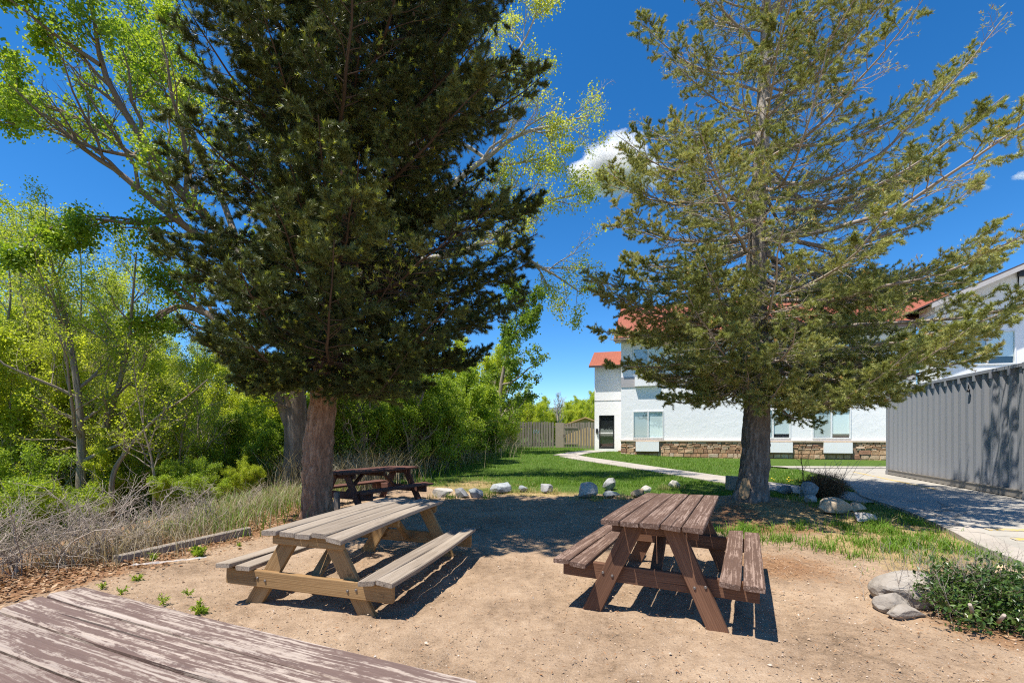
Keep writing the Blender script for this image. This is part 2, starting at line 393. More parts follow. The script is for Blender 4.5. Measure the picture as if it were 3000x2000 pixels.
L_SPRUCE = m_leaf('spruce_needles', [(0, (.030, .044, .012)), (.45, (.085, .115, .030)), (.7, (.17, .20, .058)), (.86, (.30, .31, .07)), (1, (.46, .52, .05))], .14, .42, .4)
L_FIR = m_leaf('fir_needles', [(0, (.13, .16, .045)), (.4, (.31, .345, .105)), (.65, (.46, .47, .17)), (.9, (.56, .50, .22)), (1, (.46, .26, .08))], .28, .45, .35)
L_COT = m_leaf('cottonwood_leaves', [(0, (.09, .155, .018)), (.45, (.22, .34, .03)), (.75, (.36, .46, .045)), (1, (.48, .52, .09))], .5)
L_COTPALE = m_leaf('young_cottonwood_leaves', [(0, (.18, .24, .03)), (.5, (.38, .45, .06)), (1, (.54, .55, .12))], .56, tgain=1.4)
L_THICK = m_leaf('willow_leaves', [(0, (.20, .28, .025)), (.5, (.43, .50, .05)), (1, (.52, .58, .085))], .6, tgain=1.4)
L_DARKG = m_leaf('shrub_leaves', [(0, (.085, .145, .02)), (.5, (.25, .36, .038)), (1, (.42, .50, .07))], .52, tgain=1.4)
L_SHRUB = m_leaf('glossy_shrub_leaves', [(0, (.025, .055, .012)), (.5, (.06, .12, .022)), (1, (.15, .22, .045))], .25, .35, .5)
L_GRASS = m_leaf('grass_blades', [(0, (.055, .125, .012)), (.4, (.115, .23, .02)), (.7, (.21, .33, .035)), (.85, (.36, .33, .12)), (1, (.52, .42, .22))], .30, .5, .25)
L_STRAW = m_leaf('dry_grass_blades', [(0, (.22, .18, .11)), (.5, (.38, .32, .21)), (1, (.54, .47, .34))], .25, .6, .2)
L_LITTER = m_leaf('fallen_leaves', [(0, (.16, .075, .035)), (.5, (.33, .175, .085)), (1, (.50, .36, .23))], .12, .7, .2)

def m_ground():
    t = NT('ground_soil'); p = t.pos(); z = t.n('Attribute', attribute_name='zone').outputs['Color']
    sx = t.n('SeparateColor', {0: z})
    lawn, lit, stw = sx.outputs[0], sx.outputs[1], sx.outputs[2]
    a = t.noise(p, 1.1, 5, .6); b = t.noise(p, 9., 6, .7); c = t.noise(p, 70., 4, .75); d = t.noise(p, 260., 3, .7)
    vor = t.n('TexVoronoi', {'Vector': p, 'Scale': 75., 'Randomness': 1.}); vd = vor.outputs['Distance']; vc = vor.outputs['Color']
    peb = t.step(vd, .34, .16); rnd = t.n('SeparateColor', {0: vc}).outputs[0]; pm = t.math('MULTIPLY', peb, t.step(rnd, .62, .70))
    f = t.math('ADD', t.math('MULTIPLY', a, .34), t.math('ADD', t.math('MULTIPLY', b, .28), t.math('ADD', t.math('MULTIPLY', c, .30), t.math('MULTIPLY', d, .16))))
    f = t.math('SUBTRACT', f, .04)
    dirt = t.ramp(f, [(.38, (.15, .103, .066)), (.47, (.32, .224, .147)), (.56, (.435, .316, .213)), (.68, (.58, .45, .325))])
    dirt = t.mix(t.math('MULTIPLY', pm, .75), dirt, t.ramp(rnd, [(.62, (.30, .20, .14)), (.8, (.52, .42, .33)), (1, (.66, .60, .53))]))
    litter = t.ramp(t.math('ADD', t.math('MULTIPLY', c, .6), t.math('MULTIPLY', b, .4)), [(.36, (.115, .058, .03)), (.5, (.27, .145, .075)), (.64, (.42, .29, .175))])
    straw = t.ramp(t.math('ADD', t.math('MULTIPLY', c, .5), t.math('MULTIPLY', b, .5)), [(.36, (.20, .135, .06)), (.5, (.36, .26, .125)), (.65, (.50, .39, .21))])
    grass = t.ramp(t.math('ADD', t.math('MULTIPLY', c, .5), t.math('MULTIPLY', b, .5)), [(.34, (.030, .060, .010)), (.5, (.070, .125, .018)), (.66, (.15, .20, .045))])
    nz = t.math('SUBTRACT', t.math('ADD', t.math('MULTIPLY', b, .65), t.math('MULTIPLY', c, .55)), .6)
    def m(s): return t.step(t.math('ADD', s, t.math('MULTIPLY', nz, 1.1)), .40, .60)
    col = t.mix(m(lit), dirt, litter); col = t.mix(m(stw), col, straw); col = t.mix(m(lawn), col, grass)
    h = t.math('ADD', t.math('MULTIPLY', b, 1.0), t.math('ADD', t.math('MULTIPLY', c, .5), t.math('ADD', t.math('MULTIPLY', d, .22), t.math('MULTIPLY', pm, .35))))
    return t.done(t.bsdf(col, .95, .12, t.bump(h, .75, .03)))
M_GROUND = m_ground()
def m_concrete(name, col, line=None):
    t = NT(name); p = t.pos(); a = t.noise(p, .8, 5, .6); b = t.noise(p, 14, 5, .7); c = t.noise(p, 120, 3, .7)
    f = t.math('ADD', t.math('MULTIPLY', a, .45), t.math('ADD', t.math('MULTIPLY', b, .35), t.math('MULTIPLY', c, .25)))
    cc = t.ramp(f, [(.36, tuple(x * .72 for x in col)), (.52, col), (.7, tuple(min(1, x * 1.15) for x in col))])
    cr = t.n('TexVoronoi', {'Vector': t.n('VectorMath', {0: p, 1: t.vmul(t.n('TexNoise', {'Vector': p, 'Scale': 1.5}).outputs['Color'], (.8, .8, .8))}, operation='ADD').outputs[0], 'Scale': .42}, feature='DISTANCE_TO_EDGE').outputs['Distance']
    cc = t.mix(t.math('MULTIPLY', t.step(cr, .012, .004), .6), cc, tuple(x * .3 for x in col))
    return t.done(t.bsdf(cc, .9, .2, t.bump(t.math('ADD', b, c), .3, .006)))
M_CONC = m_concrete('concrete', (.40, .36, .31)); M_DRIVE = m_concrete('driveway_concrete', (.37, .345, .30))
def m_yellow():
    t = NT('worn_yellow_paint'); p = t.pos(); w = t.noise(p, 16, 6, .75)
    c = t.mix(t.step(w, .44, .56), (.37, .345, .30), (.60, .40, .08)); return t.done(t.bsdf(c, .8, .2))
M_YELLOW = m_yellow()
def m_stucco(name, col):
    t = NT(name); p = t.obj(); a = t.noise(p, 1.9, 6, .62, 1.2); b = t.noise(p, 22, 4, .6); s = t.noise(p, .35, 4)
    c = t.mix(s, tuple(x * .93 for x in col), col)
    h = t.math('ADD', t.step(a, .44, .60), t.math('MULTIPLY', b, .35))
    return t.done(t.bsdf(c, .9, .15, t.bump(h, .16, .02)))
M_STUCCO = m_stucco('white_stucco', (.90, .90, .905)); M_STUCCOG = m_stucco('grey_stucco', (.44, .42, .43))
def m_shingle():
    t = NT('red_roof_shingles'); uv = t.attr('grain', 'Vector')
    br = t.n('TexBrick', {'Vector': uv, 'Color1': (.37, .12, .07, 1), 'Color2': (.27, .085, .052, 1), 'Mortar': (.14, .04, .03, 1), 'Scale': 1., 'Mortar Size': .012, 'Brick Width': .32, 'Row Height': .14, 'Bias': 0.}); n = t.noise(uv, 9., 5, .7); a = t.noise(uv, .6, 3)
    c = t.mix(.45, br.outputs['Color'], t.ramp(n, [(.3, (.17, .055, .035)), (.7, (.44, .165, .10))])); c = t.mix(t.math('MULTIPLY', a, .25), c, (.34, .12, .09))
    return t.done(t.bsdf(c, .9, .15, t.bump(br.outputs['Fac'], -.5, .01)))
M_SHINGLE = m_shingle()
def m_stone():
    t = NT('sandstone_veneer'); g = t.attr('grain', 'Vector'); ti = t.attr('tint'); a = t.noise(g, 7, 6, .65); b = t.noise(g, 40, 4, .7)
    c = t.ramp(ti, [(0, (.36, .20, .13)), (.35, (.56, .34, .20)), (.7, (.66, .45, .28)), (1, (.70, .54, .40))])
    c = t.mix(1., c, t.ramp(t.math('ADD', t.math('MULTIPLY', a, .6), t.math('MULTIPLY', b, .4)), [(.3, (.62, .58, .55)), (.6, (1, 1, 1))]), 'MULTIPLY')
    return t.done(t.bsdf(c, .9, .2, t.bump(t.math('ADD', a, b), .7, .03)))
M_STONE = m_stone(); M_MORTAR = m_plain('mortar', (.30, .20, .14), .95, .1); M_CAP = m_plain('sandstone_cap', (.62, .50, .38), .85, .2)
M_WHITE = m_plain('white_vinyl', (.82, .82, .82), .45, .4, var=.03); M_PTAC = m_plain('white_grille_metal', (.88, .87, .87), .5, .4, var=.04)
M_BLACK = m_plain('black_metal', (.022, .022, .025), .4, .5); M_DARKTRIM = m_plain('dark_trim', (.10, .075, .07), .7, .3)
M_FASCIA = m_plain('grey_fascia', (.50, .47, .45), .7, .3); M_SCREEN = m_plain('insect_screen', (.50, .55, .57), .7, .3); M_BLIND = m_plain('pale_blind', (.90, .96, .95), .7, .3, var=.05)
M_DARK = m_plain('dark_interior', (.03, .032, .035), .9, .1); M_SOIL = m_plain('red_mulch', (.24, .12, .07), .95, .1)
def m_glass():
    t = NT('window_glass'); return t.done(t.n('MixShader', {0: .13, 1: t.n('BsdfTransparent', {'Color': (.86, .92, .93, 1)}).outputs[0], 2: t.n('BsdfGlossy', {'Roughness': .02, 'Color': (1, 1, 1, 1)}).outputs[0]}).outputs[0])
M_GLASS = m_glass()
def m_container():
    t = NT('grey_container_paint'); g = t.obj(); a = t.noise(t.vmul(g, (1.2, 1.2, .35)), 1.0, 5, .6); b = t.noise(g, 30, 4, .7); st = t.noise(t.vmul(g, (9, 9, .5)), 1.0, 4, .6)
    c = t.mix(a, (.24, .25, .272), (.285, .295, .318)); z = t.n('SeparateXYZ', {0: g}).outputs[2]
    c = t.mix(t.math('MULTIPLY', t.step(st, .58, .8), .12), c, (.34, .32, .30))
    c = t.mix(t.math('MULTIPLY', t.step(t.math('ADD', z, t.math('MULTIPLY', b, .3)), .5, .12), .45), c, (.30, .25, .20))
    return t.done(t.bsdf(c, .5, .4, t.bump(b, .08, .004)))
M_CONT = m_container(); M_RAIL = m_plain('brownish_grey_steel', (.27, .245, .215), .7, .3, var=.2)  # rails and lock rods: a browner grey than the panels
M_MTN = None
# ------------------------------------------------------------------ ground, lawn, paths
def frame_axis(lo, hi, step, far, growth=1.16):
    a = list(np.arange(lo, hi + 1e-6, step)); s = step
    while a[-1] < far: s *= growth; a.append(a[-1] + s)
    s = step; b = []; c = lo
    while c > -far: s *= growth; c -= s; b.append(c)
    return np.array(b[::-1] + a)
def lawn_masks(x, y):
    yb = np.interp(x, [-9, -4.5, -2.4, -1.2, 0, 2, 3.2, 4.2, 5, 5.8, 6.4, 7, 9, 12], [15, 14.2, 12.6, 11.6, 11.0, 10.8, 10.5, 10.2, 9.6, 8.0, 6.8, 5.9, 4.9, 4.3])
    n = fbm(xyz(x * .8, y * .8, 3.3), 3, 4); n2 = fbm(xyz(x * 1.6, y * 1.6, 7.7), 3, 14)
    lawn = S((y - yb + .5 + n * .7) / 1.1)
    right = S((x - 3.0) / 1.2) * S((9.8 - y) / 1.5) * S((y - 4.2) / 1.0)
    patch = S((x - 3.4) / 1.6) * S((6.9 - y) / 1.0) * S((y - 4.3) / .8) * np.clip(.36 + .75 * n2, 0, .9)
    lawn = np.maximum(lawn * (1 - .25 * right), patch)
    rough = np.exp(-(((x + 1.1) / 1.3) ** 2 + ((y - 12.9) / 1.5) ** 2)) + .8 * np.exp(-(((x - 1.0) / 1.6) ** 2 + ((y - 11.3) / .7) ** 2))
    straw = np.clip(rough * 1.0 + right * 1.1 * (.65 + .5 * fbm(xyz(x * 1.3, y * 1.3, 9), 2, 8)), 0, 1)
    lawn = lawn * (1 - .65 * np.clip(rough, 0, 1))
    xe = np.interp(y, EDGE_Y, EDGE_X)
    lit = np.exp(-((x - xe) / .85) ** 2) * (y < 13) * .95 + .8 * S((xe - .3 - x) / .8)
    lit = lit + 1.0 * np.exp(-(((x - 4.2) / 1.9) ** 2 + ((y - 7.7) / 1.2) ** 2)) + .62 * np.exp(-(((x - 2.9) / 1.0) ** 2 + ((y - 5.2) / .9) ** 2)) + .75 * np.exp(-(((x - 3.9) / 1.0) ** 2 + ((y - 3.5) / .8) ** 2))
    lit = lit + .5 * np.exp(-(((x + 2.9) / 1.6) ** 2 + ((y - 7.9) / 1.3) ** 2)) + .35 * np.exp(-((y - 10.6) / .5) ** 2) * (np.abs(x) < 3)
    lawn = lawn * (1 - .95 * S((xe - .1 - x) / .6)); far_ = S((xe - 3.0 - x) / 2.5); lawn = np.maximum(lawn, .62 * far_); lit = lit * (1 - .7 * far_)
    return np.clip(lawn, 0, 1), np.clip(lit, 0, 1), straw
def build_ground():
    xs = frame_axis(-6.5, 7.5, .04, 4500, 1.10); ys = frame_axis(.9, 13.5, .04, 6000, 1.10)
    ys = ys[ys > -400]
    X, Y = np.meshgrid(xs, ys); Z = gz(X, Y)
    near = np.exp(-np.maximum(0, np.hypot(X, Y - 4) - 9) / 4)
    scuff = .022 * fbm(xyz(X * 1.7, Y * 1.7), 3, 2) + .020 * fbm(xyz(X * 5, Y * 5), 3, 3) + .007 * vnoise(xyz(X * 15, Y * 15), 5)
    lawn, lit, straw = lawn_masks(X, Y)
    rf = np.random.default_rng(61); near_i = np.where((ys > 1) & (ys < 11))[0]; sub = slice(near_i[0], near_i[-1] + 1); Zs = np.zeros_like(X[sub])
    for k in range(170):   # shoe prints and hollows worn under the benches
        fx, fy, fa = rf.uniform(-3.6, 3.6), rf.uniform(1.6, 9.5), rf.uniform(0, pi); u = (X[sub] - fx) * np.cos(fa) + (Y[sub] - fy) * np.sin(fa); v = -(X[sub] - fx) * np.sin(fa) + (Y[sub] - fy) * np.cos(fa)
        q = (u / .13) ** 2 + (v / .05) ** 2; Zs += rf.uniform(.006, .014) * (-np.exp(-q * q) + .55 * np.exp(-((np.sqrt(q) - 1.35) / .3) ** 2))
    for fx, fy, th in ((1.459, 4.44, .46), (-1.466, 4.82, .237)):
        u = (X[sub] - fx) * np.sin(th) + (Y[sub] - fy) * np.cos(th); v = (X[sub] - fx) * np.cos(th) - (Y[sub] - fy) * np.sin(th); Zs -= .03 * np.exp(-((np.abs(v) - .88) / .2) ** 2 - (u / .8) ** 4)
    Z[sub] += Zs
    Z = Z + scuff * near
    Z = Z - .06 * S((np.hypot(X, Y) - 60) / 200)
    nx, ny = len(xs), len(ys)
    i = (np.arange(ny - 1)[:, None] * nx + np.arange(nx - 1)[None]).reshape(-1, 1)
    mb = MB(); mb.add(np.stack([X, Y, Z], -1), np.concatenate([i, i + 1, i + nx + 1, i + nx], 1), smooth=True)
    o = mb.build('ground', M_GROUND)
    col = np.stack([lawn, lit, straw, np.ones_like(lawn)], -1).reshape(-1, 4)
    a = o.data.attributes.new('zone', 'FLOAT_COLOR', 'POINT'); a.data.foreach_set('color', col.astype(np.float32).ravel())
    tag(o, kind='structure')
build_ground()

def ribbon(name, L, R, mat, lift=.02, n=60, m=6, thick=.05):
    A = smoothpath(np.c_[L, np.zeros(len(L))], n)[:, :2]; B = smoothpath(np.c_[R, np.zeros(len(R))], n)[:, :2]
    t = np.linspace(0, 1, m)[None, :, None]; P = A[:, None] * (1 - t) + B[:, None] * t
    Z = gz(P[..., 0], P[..., 1]) + lift
    V = np.concatenate([P, Z[..., None]], -1)
    V = np.concatenate([V[:, :1] - [0, 0, thick + .06], V, V[:, -1:] - [0, 0, thick + .06]], 1); m += 2
    i = (np.arange(n - 1)[:, None] * m + np.arange(m - 1)[None]).reshape(-1, 1)
    mb = MB(); mb.add(V, np.concatenate([i, i + m, i + m + 1, i + 1], 1)); o = mb.build(name, mat); return tag(o, kind='structure')
def offset(c, d):
    c = np.asarray(c, float); T = unit(np.gradient(c, axis=0)); return c + np.stack([-T[:, 1], T[:, 0]], 1) * d
PATH = [(7.25, 9.1), (7.0, 10.4), (6.3, 13.0), (5.5, 15.6), (4.3, 18.6), (3.2, 21.2), (2.75, 22.6)]
ribbon('garden_path', offset(PATH, .55), offset(PATH, -.55), M_CONC, .024)
DOORWALK = [(2.55, 22.9), (3.3, 24.6), (4.4, 26.6), (5.3, 28.1)]
ribbon('doorway_path', offset(DOORWALK, .6), offset(DOORWALK, -.6), M_CONC, .03, 30)
DRV = [(10.2, 16.9), (9.4, 14.2), (8.75, 12.3), (8.25, 11.0), (7.45, 9.5), (6.95, 7.9), (6.4, 6.5), (5.95, 5.5), (5.4, 3.6), (5.0, 1.2), (4.8, -2)]
ribbon('driveway', DRV, [(32, y + .4) for _, y in DRV], M_DRIVE, .030, 80, 30)
ribbon('kerb', offset(DRV[2:9], -.33), offset(DRV[2:9], -.005), M_CONC, .055, 60, 3)
ribbon('back_pavement', [(9.6, 17.85), (16, 17.5), (30, 16.6)], [(9.9, 17.0), (16, 16.95), (30, 16.5)], M_CONC, .05, 30, 4)
def stripe(a, b, w, lift=.036):
    a, b = np.array(a), np.array(b); c = np.linspace(0, 1, 12)[:, None] * (b - a) + a
    return ribbon('road_marking', offset(c, w / 2), offset(c, -w / 2), M_YELLOW, lift, 12, 2, -.055)
stripe((11.1, 15.4), (9.45, 10.6), .11); stripe((6.62, 6.62), (9.0, 5.85), .13, .038); stripe((6.42, 6.08), (8.5, 5.3), .13, .038)

# ------------------------------------------------------------------ picnic tables
def picnic_table(name, label, loc, th, d, mats, roll=0., seed=1, leg_outer=True, warp=.010, gap=.010, bev=.006):
    mt, ml = mats; r = np.random.default_rng(seed); L, w, ht = d['L'], d['w'], d['ht']
    root = thing(name, label, 'picnic table', loc, -th); root.rotation_euler[1] = -roll
    mb = MB(); nb = 5; bw = (w - gap * (nb - 1)) / nb; T = .040
    for i in range(nb):
        x = -w / 2 + bw / 2 + i * (bw + gap); e0, e1 = r.normal(0, .010, 2); ti = r.uniform(.25, .95)
        segs = [(-L / 2 + e0, L / 2 + e1)]
        for k, (a, b) in enumerate(segs):
            plank(mb, (x + r.normal(0, .0015), a, ht - T / 2 + r.normal(0, .002)), (x + r.normal(0, .0015), b, ht - T / 2 + r.normal(0, .002)), (1, 0, 0), bw, T, ti, bev, 12, warp, int(seed * 31 + i * 7 + k), crook=.006)
    mb.build('tabletop', mt, root)
    for sx in (-1, 1):
        mb = MB(); b2 = (d['bw'] - .012) / 2
        for k in range(2):
            x = sx * (d['bi'] + b2 / 2 + k * (b2 + .012))
            plank(mb, (x, -L / 2 + r.normal(0, .012), d['bh'] - T / 2), (x, L / 2 + r.normal(0, .012), d['bh'] - T / 2), (1, 0, 0), b2, T, r.uniform(.2, .95), .006, 12, warp, int(seed * 17 + k + sx * 5), crook=.004)
        mb.build('bench_seat', mt, root)
    zb = d['bh'] - T - .070
    for sy in (-1, 1):
        yl = sy * (L / 2 - d['fo']); yb = yl - sy * .046 if leg_outer else yl + sy * .046
        for sx in (-1, 1):
            mb = MB(); a = np.array((sx * d['fs'], yl, -.05)); b = np.array((sx * d['tx'], yl, ht - T - .004))
            plank(mb, a, b, (1, 0, 0), .140, .044, r.uniform(.3, .8), .005, 5, .002, int(seed * 13 + sx + 3 * sy)); mb.build('leg', ml, root)
        mb = MB(); h = d['bi'] + d['bw'] - .03
        plank(mb, (-h, yb, zb), (h, yb, zb), (0, 0, 1), .138, .044, r.uniform(.3, .7), .006, 6, .002, int(seed * 11 + sy)); mb.build('crossbeam', ml, root)
        mb = MB(); yc = yb
        plank(mb, (-w / 2 + .05, yc, ht - T - .047), (w / 2 - .05, yc, ht - T - .047), (0, 0, 1), .088, .042, r.uniform(.3, .7), .005, 4, .001, int(seed * 7 + sy)); mb.build('cleat', ml, root)
        mb = MB()
        plank(mb, (0, yb - sy * .05, zb - .02), (0, yb - sy * .50, ht - T - .05), (1, 0, 0), .088, .040, r.uniform(.3, .7), .005, 4, .001, int(seed * 5 + sy)); mb.build('brace', ml, root)
        for sx in (-1, 1):
            f = (ht - T - zb) / (ht - T); xl = sx * (d['tx'] + (d['fs'] - d['tx']) * f)
            for k in (-1, 1):
                mb = MB(); yo = (yl if leg_outer else yb) + sy * .020; c = (xl + k * .038, yo, zb + k * .008 * sx)
                cyl(mb, c, (c[0], c[1] + sy * .010, c[2]), .013, .009, 10); mb.build('bolt', M_BOLT, root)
    mb = MB(); plank(mb, (-w / 2 + .05, 0, ht - T - .047), (w / 2 - .05, 0, ht - T - .047), (0, 0, 1), .088, .042, .5, .005, 4, .001, seed); mb.build('cleat', ml, root)
    return root
picnic_table('picnic_table', 'brown stained picnic table with wide dark gaps between its boards, in front of the fir', (1.459, 4.4445, .0), .4598,
             dict(L=1.974, w=.759, ht=.775, bi=.488, bw=.286, bh=.415, fo=.157, fs=.497, tx=.14), (W_BROWN, W_BROWNLEG), -.0135, 3, True)
picnic_table('picnic_table', 'weathered grey and honey coloured unpainted picnic table in front of the spruce trunk', (-1.4656, 4.8187, -.045), .2369,
             dict(L=2.062, w=.752, ht=.695, bi=.509, bw=.299, bh=.367, fo=.126, fs=.589, tx=.17), (W_YELLOW, W_YLEG), -.0327, 8, False, warp=.018)
picnic_table('picnic_table', 'dark red brown picnic table half hidden behind the spruce trunk, by the tall dry grass', (-2.84, 9.67, -.03), radians(27.6),
             dict(L=2.0, w=.74, ht=.76, bi=.50, bw=.28, bh=.43, fo=.17, fs=.58, tx=.15), (W_RED, W_RED), 0., 12, True)
# the table right under the camera: its far long edge runs from the left middle down to the bottom of the frame
_u = unit(np.array([1.86, -.83])); _p = np.array([_u[1], -_u[0]])
_c = np.array([-1.93, 2.155]) + _u * 1.0 + _p * .375
picnic_table('picnic_table', 'purple brown picnic table with flaking faded paint, closest to the camera', (_c[0], _c[1], -.01), -math.atan2(_u[1], _u[0]) + pi / 2,
             dict(L=2.0, w=.75, ht=.755, bi=.50, bw=.28, bh=.43, fo=.17, fs=.58, tx=.15), (W_FADED, W_BROWNLEG), 0., 21, True, gap=.015, bev=.010)

# ------------------------------------------------------------------ the motel building (local x along the front, y into the depth)
BX, BY = 5.84, 25.39; BROT = -radians(16.0); BZ = .40
bld = thing('motel_building', 'white stucco two storey building with red shingle roof, sandstone base and black glass door', 'building', (BX, BY, BZ), BROT)
def wall_holes(mb, x0, x1, z0, z1, holes, y=0., deep=.14):
    xs = sorted({x0, x1, *[h[0] for h in holes], *[h[1] for h in holes]}); zs = sorted({z0, z1, *[h[2] for h in holes], *[h[3] for h in holes]})
    for a, b in zip(xs[:-1], xs[1:]):
        for c, d in zip(zs[:-1], zs[1:]):
            mx, mz = (a + b) / 2, (c + d) / 2
            if any(h[0] < mx < h[1] and h[2] < mz < h[3] for h in holes): continue
            mb.add([[a, y, c], [b, y, c], [b, y, d], [a, y, d]], [[0, 1, 2, 3]])
    for a, b, c, d in holes:
        mb.add([[a, y, c], [b, y, c], [b, y, d], [a, y, d], [a, y + deep, c], [b, y + deep, c], [b, y + deep, d], [a, y + deep, d]], [[0, 4, 5, 1], [1, 5, 6, 2], [2, 6, 7, 3], [3, 7, 4, 0]])
def window(h, y, parent, blind=.5, half=None):
    a, b, c, d = h; fr = MB(); e = .055; yy = y - .012; g = .004
    for (p, q, r_, s_) in ((a + g, b - g, c + g, c + e), (a + g, b - g, d - e, d - g), (a + g, a + e, c + e + .002, d - e - .002), (b - e, b - g, c + e + .002, d - e - .002), ((a + b) / 2 - .03, (a + b) / 2 + .03, c + e + .002, d - e - .002)):
        box(fr, (p, yy - .022, r_), (q, yy + .09, s_))
    f = fr.build('window', M_WHITE, parent)
    m = (a + b) / 2
    for k, (p, q) in enumerate(((a + e, m - .03), (m + .03, b - e))):
        g = MB(); yg = yy + (.022 if k == 0 else .034); g.add([[p, yg, c + e], [q, yg, c + e], [q, yg, d - e], [p, yg, d - e]], [[0, 1, 2, 3]]); g.build('pane', M_GLASS, f)
    s = MB(); ys = yy + .012; s.add([[a + e + .004, ys + .034, c + e + .01], [m - .034, ys + .034, c + e + .01], [m - .034, ys + .034, d - e - .01], [a + e + .004, ys + .034, d - e - .01]], [[0, 1, 2, 3]]); s.build('insect_screen', M_SCREEN, f)
    bl = MB(); yb = yy + .046; zc = c + e + (d - c) * (1 - blind) * .8
    bl.add([[m + .034, yb, zc], [b - e - .004, yb, zc], [b - e - .004, yb, d - e - .01], [m + .034, yb, d - e - .01]], [[0, 1, 2, 3]]); bl.build('blind', M_BLIND, f)
    bk = MB(); bk.add([[a, y + .13, c], [b, y + .13, c], [b, y + .13, d], [a, y + .13, d]], [[0, 1, 2, 3]]); bk.build('dark_room', M_DARK, f)
    return f
W1 = [(.60, 2.17), (6.52, 8.08), (9.0, 10.62)]
H1 = [(a, b, .82, 2.26) for a, b in W1]; H2 = [(a, b, 4.20, 5.58) for a, b in W1]
mb = MB(); wall_holes(mb, 0, 13.2, -.7, 6.2, H1 + H2)
mb.add([[0, 0, -.7], [0, 12, -.7], [0, 12, 6.2], [0, 0, 6.2], [0, 6.2, 9.2]], [[0, 3, 2, 1]]); mb.more([[3, 4, 2]], mb.n - 5)
mb.build('wall', M_STUCCO, bld)
for h in H1: window(h, 0, bld, 1.1 if h[0] < 1 else .85)
for h in H2: window(h, 0, bld, .7)
# spandrel band, stone base and its cap
mb = MB(); box(mb, (.0, -.03, 3.53), (13.19, -.002, 4.07)); mb.build('spandrel_band', M_STUCCOG, bld)
mb = MB(); box(mb, (-.03, -.115, .655), (13.18, -.003, .725)); mb.build('stone_cap', M_CAP, bld)
r = np.random.default_rng(5); mb = MB(); PT = [(.76, 1.93), (6.95, 8.12), (9.45, 10.62)]
box(mb, (.01, -.035, -.5), (13.18, -.004, .654), mat=1)
z = -.32
while z < .62:
    hh = min(r.choice([.09, .13, .17, .21]), .652 - z); x = -.02 + r.uniform(-.2, 0)
    while x < 13.15:
        ww = r.uniform(.16, .52) * (1 if hh > .1 else .8); x1 = min(x + ww, 13.17)
        xx0, xx1 = max(x, -.02), x1
        if not any(xx1 > a - .0 and xx0 < b for a, b in PT if z + hh > .13) and xx1 - xx0 > .05:
            g = .008; V = np.array([[xx0 + g, -.036, z + g], [xx1 - g, -.036, z + g], [xx1 - g, -.036, z + hh - g], [xx0 + g, -.036, z + hh - g]]); bulge = r.uniform(.035, .065)
            W = V.copy(); cx = V.mean(0); W = cx + (W - cx) * np.array([.90, 1, .84]); W[:, 1] -= bulge * r.uniform(.75, 1.1, 4)
            mb.add(np.concatenate([V, W]), [[0, 1, 5, 4], [1, 2, 6, 5], [2, 3, 7, 6], [3, 0, 4, 7], [4, 5, 6, 7]], r.random())
        x = x1
    z += hh
mb.build('stone_base', [M_STONE, M_MORTAR], bld)
def ptac(a, b, z0, z1):
    mb = MB(); box(mb, (a, -.20, z0), (b, -.037, z1))
    return mb.build('air_conditioner', M_PTAC, bld)
for a, b in PT: ptac(a, b, .14, .64)
for a, b in PT: ptac(a - .05, b - .05, 3.56, 4.05)
def roof_slab(name, x0, x1, y0, z0, y1, z1, parent, t=.12):
    mb = MB(); L = math.hypot(y1 - y0, z1 - z0)
    V = [[x0, y0, z0], [x1, y0, z0], [x1, y1, z1], [x0, y1, z1]]; mb.add(V, [[0, 1, 2, 3]], grain=[[x0, 0, 0], [x1, 0, 0], [x1, L, 0], [x0, L, 0]])
    V = np.array(V); B = V - [0, 0, t]
    mb.add(np.concatenate([V, B]), [[4, 7, 6, 5], [0, 4, 5, 1], [1, 5, 6, 2], [2, 6, 7, 3], [3, 7, 4, 0]], mat=1)
    return mb.build(name, [M_SHINGLE, M_DARKTRIM], parent)
roof_slab('roof', -.35, 16.5, -.5, 6.10, 6.2, 9.36, bld); roof_slab('roof', -.35, 16.5, 12.9, 6.10, 6.21, 9.36, bld)
mb = MB(); box(mb, (-.36, -.60, 5.90), (13.2, -.502, 6.05)); mb.build('gutter', M_DARKTRIM, bld)
mb = MB(); box(mb, (-.30, -.495, 5.90), (13.2, -.01, 5.97)); mb.build('soffit', M_STUCCOG, bld)
# recessed entrance bay with the black glass door
EX0, EX1, EY = -1.726, .6, 2.96; DH = (-1.46, -.55, .16, 2.17)
mb = MB(); wall_holes(mb, EX0, EX1, -.6, 5.2, [DH], EY, .1); mb.add([[EX0, EY, -.6], [EX0, EY + 5, -.6], [EX0, EY + 5, 5.2], [EX0, EY, 5.2]], [[0, 3, 2, 1]]); mb.build('entrance_wall', M_STUCCO, bld)
mb = MB(); box(mb, (EX0 - .01, EY - .02, 3.05), (EX1, EY - .002, 3.075)); mb.build('wall_joint', M_FASCIA, bld)
roof_slab('roof', EX0 - .30, EX1, EY - .42, 5.12, EY + 2.6, 6.42, bld); roof_slab('roof', EX0 - .30, EX1, EY + 5.6, 5.12, EY + 2.61, 6.42, bld)
mb = MB(); a, b, c, d = DH; e = .07; y = EY + .03; g = .005
for p in ((a + g, b - g, d - e, d - g), (a + g, b - g, c + g, c + .12), (a + g, a + e, c + .122, d - e - .002), (b - e, b - g, c + .122, d - e - .002)): box(mb, (p[0], y, p[2]), (p[1], y + .05, p[3]))
dr = mb.build('door', M_BLACK, bld)
mb = MB(); mb.add([[a + e, y + .02, c + .12], [b - e, y + .02, c + .12], [b - e, y + .02, d - e], [a + e, y + .02, d - e]], [[0, 1, 2, 3]]); mb.build('pane', M_GLASS, dr)
